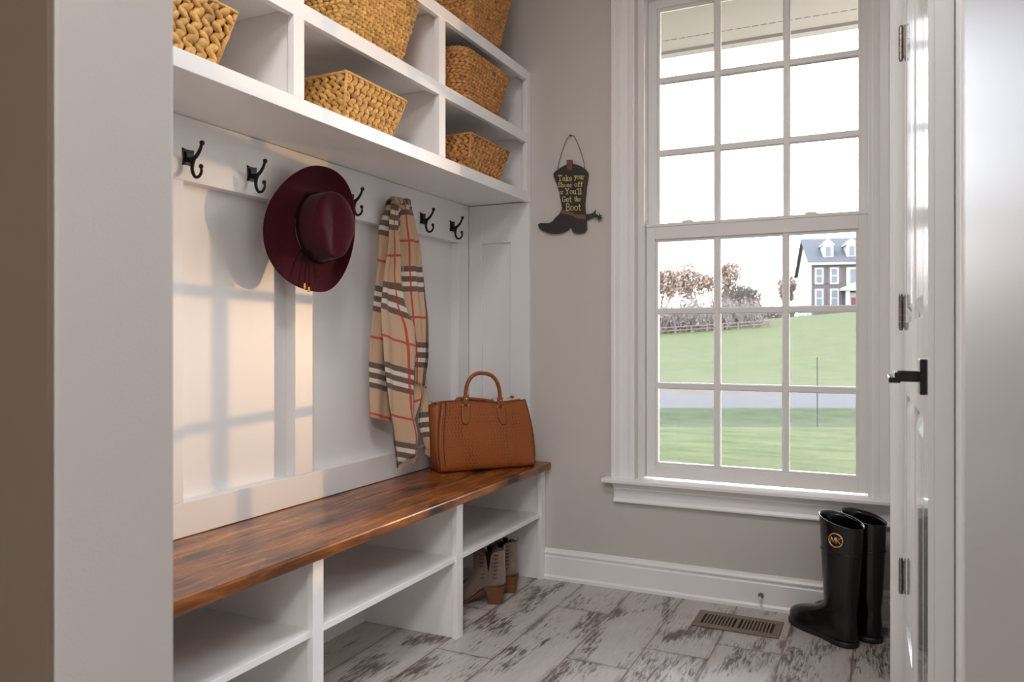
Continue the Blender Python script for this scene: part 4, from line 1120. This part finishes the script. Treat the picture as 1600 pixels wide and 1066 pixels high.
# ================================================================== SIGN
def make_sign():
    F_, PSI_, YH_, H_ = 1218.0, 0.44366, 528.8, 1.02
    def wpt(px, py):   # a point of the sign drawn in its own sheet: survey coordinates -> metres on the wall
        k = (px - 800) / F_; c, s = math.cos(PSI_), math.sin(PSI_)
        t = YB / (c + s * k)
        return (t * (-s + c * k), H_ + t * (YH_ - py) / F_)
    def cr(p): return wpt(800 + p[0] / 4.44, 180 + p[1] / 4.44)
    sg = thing('boot_shaped_sign', 'black cowboy boot shaped sign with yellow lettering hanging on the wall', 'sign', (-1.175, YB - 0.01, 1.60))
    yb, yf = YB - 0.006, YB - 0.014
    out = [(345, 368), (395, 344), (440, 343), (492, 362), (520, 385), (536, 408), (532, 450), (524, 500), (518, 560), (513, 605), (513, 650), (520, 700), (524, 745), (526, 790), (520, 808), (500, 820), (470, 824), (440, 820), (426, 806), (421, 785), (416, 775), (405, 788), (390, 802), (360, 818), (320, 825), (280, 824), (240, 814), (212, 798), (196, 782), (190, 766), (196, 756), (215, 752), (250, 753), (275, 748), (293, 735), (312, 712), (335, 690), (347, 668), (355, 650), (352, 620), (343, 580), (334, 530), (322, 490), (308, 452), (297, 425), (304, 400)]
    sm = catmull([(*cr(p), 0) for p in out + [out[0]]], 3)[:-1]
    b = MB(); b.prism([(p.x, p.y) for p in sm], lambda a, z, d: (a, d, z), yf, yb)
    b.build('boot_plate', M['sign_black'], sg, recalc=True)
    def strip(poly, nm, mat, y0, y1):
        b = MB(); b.prism([cr(p) for p in poly], lambda a, z, d: (a, d, z), y0, y1); return b.build(nm, M[mat], sg, recalc=True)
    strip([(352, 656), (400, 672), (440, 684), (440, 704), (395, 695), (346, 683)], 'ankle_strap', 'sign_brown', yf - 0.002, yf)
    strip([(440, 690), (520, 694), (520, 730), (440, 715)], 'heel_strap', 'sign_brown', yf - 0.0015, yf)
    strip([(389, 316), (430, 316), (430, 330), (426, 386), (393, 386), (389, 330)], 'hanging_tab', 'sign_brown', yf - 0.003, yf)
    strip([(521, 690), (548, 690), (570, 680), (588, 660), (586, 686), (600, 700), (598, 712), (570, 712), (545, 724), (521, 728)], 'spur_arm', 'sign_black', yf, yf + 0.004)
    c = (613, 712); st = []
    for k in range(16):
        a = 2 * math.pi * k / 16 + 0.1; r = 31 if k % 2 == 0 else 11
        st.append((c[0] + r * math.cos(a) * 0.9, c[1] + r * math.sin(a)))
    strip(st, 'spur_rowel', 'sign_black', yf - 0.002, yf + 0.002)
    b = MB(); q = [cr(p) for p in ((519, 420), (513, 500), (506, 560), (502, 610))]
    b.tube([(p[0], yf - 0.0006, p[1]) for p in q], 0.0012, 5); b.build('side_stitch', M['sign_brown'], sg)
    wire = [(323, 378), (338, 310), (362, 232), (385, 175), (405, 148), (418, 142), (440, 155), (462, 200), (488, 270), (503, 325), (512, 375)]
    b = MB(); b.tube(catmull([(cr(p)[0], yf + 0.003, cr(p)[1]) for p in wire], 4), 0.0012, 5)
    n_ = cr((412, 146)); b.tube([(n_[0], YB + 0.002, n_[1]), (n_[0], YB - 0.016, n_[1])], [0.0018, 0.0028], 8)
    b.build('hanging_wire', M['wire'], sg, smooth=180)
    # lettering: slab-serif strokes
    G = {
     'T': (0.80, [[(.05, .82), (.05, 1), (.75, 1), (.75, .82)], [(.4, 1), (.4, 0)], [(.22, 0), (.58, 0)]]),
     'a': (0.60, [[(.1, .54), (.25, .65), (.40, .6), (.44, .46), (.44, .06), (.56, 0)], [(.44, .38), (.22, .38), (.08, .26), (.1, .08), (.24, 0), (.44, .12)]]),
     'k': (0.64, [[(.02, 1), (.14, 1), (.14, 0)], [(0, 0), (.28, 0)], [(.14, .26), (.42, .62)], [(.30, .64), (.56, .64)], [(.26, .40), (.50, 0)], [(.38, 0), (.62, 0)]]),
     'e': (0.58, [[(.08, .34), (.50, .34), (.48, .5), (.38, .64), (.2, .64), (.08, .5), (.06, .28), (.12, .08), (.28, 0), (.50, .1)]]),
     'y': (0.62, [[(0, .64), (.20, .64)], [(.40, .64), (.62, .64)], [(.1, .64), (.32, .05)], [(.52, .64), (.24, -.2), (.06, -.26)]]),
     'o': (0.60, [[(.30 + .25 * math.cos(a * .5236), .32 + .32 * math.sin(a * .5236)) for a in range(13)]]),
     'u': (0.64, [[(0, .64), (.12, .64), (.12, .15), (.22, .01), (.36, .03), (.48, .18)], [(.36, .64), (.48, .64), (.48, 0), (.62, 0)]]),
     'r': (0.50, [[(0, .64), (.14, .64), (.14, 0)], [(0, 0), (.30, 0)], [(.14, .42), (.26, .6), (.42, .64), (.46, .54)]]),
     'S': (0.66, [[(.56, .76), (.52, .94), (.3, 1), (.12, .9), (.1, .72), (.25, .56), (.45, .46), (.57, .28), (.5, .08), (.3, 0), (.1, .06), (.06, .26)]]),
     'h': (0.66, [[(0, 1), (.14, 1), (.14, 0)], [(0, 0), (.28, 0)], [(.14, .42), (.28, .62), (.42, .60), (.48, .44), (.48, 0)], [(.36, 0), (.62, 0)]]),
     's': (0.50, [[(.42, .50), (.38, .62), (.22, .66), (.1, .58), (.1, .44), (.22, .36), (.36, .28), (.43, .18), (.36, .04), (.2, 0), (.06, .06), (.05, .18)]]),
     'f': (0.48, [[(.46, .88), (.40, 1), (.26, .98), (.2, .82), (.2, 0)], [(.04, .62), (.40, .62)], [(.06, 0), (.36, 0)]]),
     'Y': (0.82, [[(0, 1), (.26, 1)], [(.54, 1), (.80, 1)], [(.1, 1), (.40, .48), (.68, 1)], [(.40, .48), (.40, 0)], [(.24, 0), (.56, 0)]]),
     "'": (0.22, [[(.12, 1), (.09, .76)]]),
     'l': (0.34, [[(.02, 1), (.16, 1), (.16, 0)], [(.02, 0), (.30, 0)]]),
     'G': (0.74, [[(.60, .72), (.58, .90), (.32, 1), (.12, .85), (.06, .5), (.12, .15), (.3, 0), (.5, .03), (.62, .18), (.62, .42)], [(.44, .42), (.74, .42)]]),
     't': (0.46, [[(.2, .9), (.2, .12), (.3, 0), (.44, .08)], [(.02, .62), (.42, .62)]]),
     'B': (0.70, [[(.0, 1), (.44, 1), (.54, .9), (.54, .65), (.42, .53), (.14, .53)], [(.14, 1), (.14, 0)], [(.42, .53), (.62, .42), (.62, .12), (.48, 0), (0, 0)]]),
    }
    def word(text, x0, x1, yb_, yt):
        b = MB(); tot = sum(G[c][0] + 0.06 for c in text) - 0.06; kx = (x1 - x0) / tot; hh = yb_ - yt; cx_ = 0
        for ch in text:
            w, strokes = G[ch]
            for stp in strokes:
                q = [cr((x0 + (cx_ + u) * kx, yb_ - v * hh)) for u, v in stp]
                for (ax_, az_), (bx_, bz_) in zip(q, q[1:]):
                    d = Vector((bx_ - ax_, bz_ - az_)); ln = d.length
                    if ln < 1e-6: continue
                    d /= ln; w2 = 0.00118; nx, nz = -d.y * w2, d.x * w2; e = d * w2 * 0.7
                    poly = [(ax_ - e.x + nx, az_ - e.y + nz), (ax_ - e.x - nx, az_ - e.y - nz), (bx_ + e.x - nx, bz_ + e.y - nz), (bx_ + e.x + nx, bz_ + e.y + nz)]
                    b.prism(poly, lambda a, z, dd: (a, dd, z), yf - 0.0016, yf - 0.0002)
            cx_ += w + 0.06
        return b
    big = MB()
    for args in (('Take', 328, 425, 460, 422), ('your', 440, 510, 448, 413), ('Shoes', 328, 425, 503, 473), ('off', 441, 500, 499, 468), ('or', 338, 364, 551, 521), ("You'll", 378, 493, 551, 514), ('Get', 357, 422, 606, 568), ('the', 441, 485, 600, 570), ('Boot', 382, 487, 665, 618)):
        w = word(*args); big.add(w.v, w.f)
    big.build('lettering', M['sign_yellow'], sg, recalc=True)
make_sign()

# ================================================================== FLOOR VENT AND DOOR STOP
def make_vent():
    x0, x1, y0, y1 = -0.615, -0.318, 2.772, 2.938
    v = thing('floor_register', 'brown slotted metal floor vent set in the tiles below the window', 'vent', ((x0 + x1) / 2, (y0 + y1) / 2, 0))
    b = MB(); hx0, hx1, hy0, hy1 = x0 + 0.026, x1 - 0.026, y0 + 0.034, y1 - 0.034
    t = 0.005; b.box(x0, x1, y0, hy0, 0.0005, t); b.box(x0, x1, hy1, y1, 0.0005, t); b.box(x0, hx0, hy0, hy1, 0.0005, t); b.box(hx1, x1, hy0, hy1, 0.0005, t)
    xm = (x0 + x1) / 2; b.box(xm - 0.007, xm + 0.007, hy0, hy1, 0.0005, t)
    b.build('frame', M['vent'], v, bevel=0.0015)
    MB().box(hx0, hx1, hy0, hy1, 0.0004, 0.001).build('duct_shade_sheet', M['dark'], v)  # flat dark sheet, the shade of the duct put into its colour
    n = 10
    for (a, c) in ((hx0, xm - 0.007), (xm + 0.007, hx1)):
        st = (c - a) / n
        for k in range(1, n):
            x = a + st * k
            b = MB(); b.box(x - 0.0032, x + 0.0032, hy0, hy1, 0.0012, 0.0042); b.build('louver', M['vent'], v)
make_vent()
ds = thing('door_stop', 'small metal door stop with white tip on the baseboard', 'door stop', (-0.413, YB - 0.014, 0.052))
b = MB(); b.tube([(-0.413, YB - 0.0145, 0.052), (-0.413, YB - 0.020, 0.052)], [0.011, 0.009], 14); b.tube([(-0.413, YB - 0.020, 0.052), (-0.413, YB - 0.048, 0.050)], 0.0042, 10)
b.build('stem', M['nickel'], ds, smooth=40)
b = MB(); b.tube([(-0.413, YB - 0.048, 0.050), (-0.413, YB - 0.056, 0.0495)], [0.0075, 0.0068], 12); b.build('rubber_tip', M['vinyl'], ds, smooth=40)

# ================================================================== OUTDOORS
PS = 0.44366
FW = Vector((-math.sin(PS), math.cos(PS), 0)); RT = Vector((math.cos(PS), math.sin(PS), 0))   # street runs across FW
GZ = -0.36
def ground(s, l):
    z = GZ
    z -= 0.10 * math.exp(-((s - 13.8) / 1.3) ** 2)
    top = 0.75 + 0.085 * l
    if s > 21: z += (top - GZ) * sstep(21, 78, s) ** 0.85
    if s > 72: z -= max(0, s - 72) * 0.05 * (1 - sstep(12, 22, l))
    return z
def gp(s, l, dz=0): return FW * s + RT * l + Vector((0, 0, ground(s, l) + dz))
def strip_g(s0, s1, l0f, l1f, ns, nl, dz=0.0):
    b = MB()
    b.grid(lambda u, v: gp(lerp(s0, s1, v), lerp(l0f(lerp(s0, s1, v)), l1f(lerp(s0, s1, v)), u), dz), nl, ns); return b
lf = lambda s: 0.02 * s - 9; rf = lambda s: 0.75 * s + 8
o = strip_g(3.6, 12.4, lambda s: -4, rf, 12, 10).build('ground_lawn', M['grass'], smooth=180); struct(o, 'pale green lawn under the window', 'lawn')
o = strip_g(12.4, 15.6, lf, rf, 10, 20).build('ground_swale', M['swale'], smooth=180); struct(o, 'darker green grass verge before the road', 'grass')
o = strip_g(15.6, 19.2, lf, rf, 4, 16).build('ground_road', M['road'], smooth=180); struct(o, 'grey asphalt road across the view', 'road')
o = strip_g(19.2, 21.4, lf, rf, 4, 16).build('ground_verge', M['dry'], smooth=180); struct(o, 'dry brown verge beyond the road', 'verge')
o = strip_g(21.4, 130, lf, rf, 60, 30).build('ground_hill', M['grass'], smooth=180); struct(o, 'green grassy hill beyond the road', 'hill')

# porch soffit above the window outside
b = MB(); b.box(-2.6, 1.6, YB + 0.19, 3.74, 2.40, 2.43); b.box(-2.6, 1.6, 3.70, 3.76, 2.385, 2.56)
so = struct(b.build('trim_4', M['soffit']), 'almond soffit outside above the window', 'soffit')
b = MB(); x = -2.5
while x < 1.5: b.box(x, x + 0.026, 3.565, 3.572, 2.3985, 2.4002); x += 0.036
b.build('vent_slots', M['slot'], so)

# ---- house on the hill
def make_house():
    s0 = 90.0; P0 = FW * s0 + RT * (s0 * (1268 - 800) / 1218.0)
    base = 1.02 + s0 * (528.8 - 503) / 1218.0; P0.z = base
    h = thing('brick_house', 'grey two-storey house with white gable side and dormers on the hill', 'house', P0)
    ang = R(103.2); E = FW * math.cos(ang) + RT * math.sin(ang); B = FW * math.sin(ang) - RT * math.cos(ang)   # along front, to the back
    B = FW * math.cos(R(13.2)) + RT * math.sin(R(13.2)); Zv = Vector((0, 0, 1)); m = s0 / 1218.0 * 1.0
    Lh, Dp, He, Hr = 15.0, 12.0, 6.95, 10.35
    def q(u, d, z): return P0 + E * u + B * d + Zv * z
    def bx(u0, u1, d0, d1, z0, z1): return MB().obox(P0, E, B, Zv, u0, u1, d0, d1, z0, z1)
    bx(0, Lh, 0, 0.3, -1.5, He).build('front_wall', M['h_front'], h)
    b = MB(); b.prism([(0, -2.5), (Dp, -2.5), (Dp, He - 0.6), (Dp * 0.5, Hr - 0.2), (0, He)], lambda d, z, u: q(u, d, z), -0.02, 0.25); b.build('gable_wall', M['h_white'], h, recalc=True)
    bx(0.3, Lh, Dp - 0.3, Dp, -1.5, He).build('back_wall', M['h_white'], h)
    b = MB(); b.prism([(-0.5, He), (Dp * 0.5, Hr), (Dp + 0.5, He - 0.7), (Dp + 0.5, He - 0.95), (Dp * 0.5, Hr - 0.25), (-0.5, He - 0.2)], lambda d, z, u: q(u, d, z), -0.45, Lh)
    b.build('roof', M['h_roof'], h, recalc=True)
    bx(-0.45, Lh, -0.5, -0.3, He - 0.42, He - 0.05).build('cornice', M['h_white'], h)
    pxm = 0.0739
    for (u0, u1) in ((0.42, 1.22), (2.05, 2.87)):
        for (z0, z1) in ((1.75, 3.70), (4.40, 6.15)):
            f = bx(u0 - 0.06, u1 + 0.06, -0.10, 0.0, z0 - 0.08, z1 + 0.08).build('window_frame', M['h_white'], h)
            bx(u0 + 0.10, u1 - 0.10, -0.13, -0.10, z0 + 0.08, (z0 + z1) / 2 - 0.05).build('pane', M['h_glass'], f)
            bx(u0 + 0.10, u1 - 0.10, -0.13, -0.10, (z0 + z1) / 2 + 0.05, z1 - 0.08).build('pane', M['h_glass'], f)
            for (a, c) in ((u0 - 0.45, u0 - 0.08), (u1 + 0.08, u1 + 0.45)): bx(a, c, -0.08, 0, z0, z1).build('shutter', M['h_shut'], h)
    f = bx(3.75, 5.9, -0.12, 0.0, 4.15, 6.20).build('window_frame', M['h_white'], h); bx(4.15, 5.5, -0.15, -0.12, 4.4, 6.0).build('pane', M['h_glass'], f)
    # portico
    b = bx(3.55, 3.95, -1.0, -0.6, 0, 3.5); b.obox(P0, E, B, Zv, 6.5, 6.9, -1.0, -0.6, 0, 3.5); b.build('porch_column', M['h_white'], h)
    b = MB(); b.prism([(3.0, 3.5), (7.4, 3.5), (7.4, 3.75), (5.2, 4.75), (3.0, 3.75)], lambda u, z, d: q(u, d, z), -1.2, 0.0); b.build('porch_pediment', M['h_white'], h, recalc=True)
    bx(4.05, 5.75, -0.14, 0, 0.0, 3.3).build('door_surround', M['h_white'], h)
    bx(4.25, 5.0, -0.2, -0.14, 0.1, 2.75).build('front_door', M['h_door'], h)
    for uc in (1.90, 4.45):
        f = bx(uc - 0.55, uc + 0.55, 0.55, 2.6, He + 0.5, He + 1.95).build('dormer', M['h_white'], h)
        b = MB(); b.prism([(uc - 0.72, He + 1.9), (uc + 0.72, He + 1.9), (uc, He + 2.65)], lambda u, z, d: q(u, d, z), 0.45, 3.4); b.build('dormer_roof', M['h_white'], f, recalc=True)
        bx(uc - 0.28, uc + 0.28, 0.50, 0.55, He + 0.65, He + 1.75).build('pane', M['h_glass'], f)
    bx(-0.05, 0.0, 4.0, 5.4, -1.0, 1.6).build('side_door', M['h_glass'], h)
make_house()

# ---- trees at the left of the hill
def tree(label, s, px, height, spread, leafy, seed, nm='bare_tree', mat='leaf', group='trees on the hill edge', dz=0.0, trunk=0.22):
    rnd = random.Random(seed); l = s * (px - 800) / 1218.0
    base = gp(s, l, dz); r = thing(nm, label, 'tree', base, group)
    b = MB(); tips = []
    def branch(p, d, ln, rad, lev):
        n = 4; pts = [p]
        for i in range(n):
            d = (d + Vector((rnd.uniform(-.18, .18), rnd.uniform(-.18, .18), rnd.uniform(-.03, .16)))).normalized(); pts.append(pts[-1] + d * (ln / n))
        b.tube(pts, [lerp(rad, rad * 0.45, i / n) for i in range(n + 1)], 5 if lev < 2 else 3, caps=False)
        if lev >= 4: tips.append(pts[-1]); tips.append(pts[2]); return
        kids = (5 if lev == 0 else 4)
        for k in range(kids):
            i = min(n, 1 + int((k + 1) * n / kids)) if lev else min(n, 2 + k % 3)
            a = rnd.uniform(0, 2 * math.pi); t = rnd.uniform(0.45, 0.95) * spread
            nd = (d * 0.75 + Vector((math.cos(a) * t, math.sin(a) * t, rnd.uniform(0.0, 0.5)))).normalized()
            branch(pts[i], nd, ln * rnd.uniform(0.55, 0.75), rad * 0.5, lev + 1)
    branch(base - Vector((0, 0, 0.3)), Vector((0, 0, 1)), height * 0.42, trunk, 0)
    b.build('trunk', M['bark'], r)
    if leafy:
        b = MB()
        for t in tips:
            for k in range(leafy):
                c = t + Vector((rnd.gauss(0, .28), rnd.gauss(0, .28), rnd.gauss(0, .24))); sz = rnd.uniform(0.09, 0.20)
                a = Vector((rnd.gauss(0, 1), rnd.gauss(0, 1), rnd.gauss(0, 1))).normalized(); u = a.orthogonal().normalized(); w = a.cross(u)
                b.add([c - u * sz, c + w * sz * 0.6, c + u * sz, c - w * sz * 0.6], [(0, 1, 2, 3)])
        b.build('foliage', M[mat], r)
    return r
tree('brown-leaved tree at the far left of the view through the window', 76, 1040, 6.6, 0.8, 4, 1)
tree('thin bare tree between the left bushy tree and the tall one', 93, 1064, 6.4, 0.8, 2, 2)
tree('tall half-bare tree left of the vertical muntin', 84, 1094, 8.0, 1.0, 4, 3)
tree('tall half-bare tree right of the vertical muntin', 97, 1138, 8.8, 0.8, 3, 4)
tree('spindly sapling against the bright horizon', 101, 1204, 5.2, 0.5, 0, 5, trunk=0.08)
tree('rust-leaved small tree left of the house', 112, 1226, 6.4, 0.6, 4, 6)
tree('leafy young tree touching the house gable', 104, 1239, 5.2, 0.5, 4, 7)
def thicket(px0, px1, s0, s1, n, h0, h1, seed):
    rnd = random.Random(seed); b = MB()
    for k in range(n):
        s = rnd.uniform(s0, s1); px = rnd.uniform(px0, px1); c = gp(s, s * (px - 800) / 1218.0); h = rnd.uniform(h0, h1)
        for j in range(7):
            a = rnd.uniform(0, 6.28); t = rnd.uniform(0.1, 0.5)
            p1 = c + Vector((math.cos(a) * t * h * .5, math.sin(a) * t * h * .5, h * rnd.uniform(.4, .6))); p2 = p1 + Vector((math.cos(a) * t * h * .3 + rnd.gauss(0, .1), math.sin(a) * t * h * .3, h * rnd.uniform(.3, .5)))
            b.tube([c - Vector((0, 0, .1)), p1, p2], [0.05, 0.035, 0.012], 3, caps=False)
        for j in range(26):
            p = c + Vector((rnd.gauss(0, .38 * h * .5), rnd.gauss(0, .38 * h * .5), rnd.uniform(0.0, h * .95))); sz = rnd.uniform(.06, .17)
            a = Vector((rnd.gauss(0, 1), rnd.gauss(0, 1), rnd.gauss(0, 1))).normalized(); u = a.orthogonal().normalized(); w = a.cross(u)
            b.add([p - u * sz, p + w * sz * .7, p + u * sz, p - w * sz * .7], [(0, 1, 2, 3)])
    return b
tag(thicket(985, 1190, 61, 74, 230, 0.9, 2.6, 11).build('brush_thicket', M['brush']), 'mauve brown brush thicket along the left hill edge', 'brush', kind='stuff')
tag(thicket(1122, 1178, 103, 108, 120, 3.8, 6.2, 12).build('dense_hedge', M['evergreen']), 'dense dark hedge mass in front of the bright horizon', 'hedge', kind='stuff')
tag(thicket(1186, 1240, 93, 97, 50, 0.6, 1.6, 13).build('low_scrub', M['brush']), 'low scrub below the bright horizon left of the house', 'scrub', kind='stuff')
# rail fence in front of the brush
fr_ = thing('rail_fence', 'low dark rail fence along the hill crest at the left', 'fence', gp(60, 60 * 0.25))
for k in range(9):
    l = 60 * lerp(0.17, 0.33, k / 8); MB().obox(gp(60, l), FW, RT, Vector((0, 0, 1)), -.05, .05, -.05, .05, -.2, .60).build('post', M['fence'], fr_)
for zz in (0.25, 0.50):
    b = MB(); b.tube([gp(60, 60 * lerp(0.17, 0.33, k / 16), zz) for k in range(17)], 0.045, 5); b.build('rail', M['fence'], fr_)
# thin marker stake on the verge
st = gp(12.6, 12.6 * (1277 - 800) / 1218.0)
tag(MB().tube([st - Vector((0, 0, .2)), st + Vector((0, 0, 1.12))], 0.009, 8).build('marker_stake', M['stake']), 'thin grey marker stake standing at the lawn edge', 'stake')
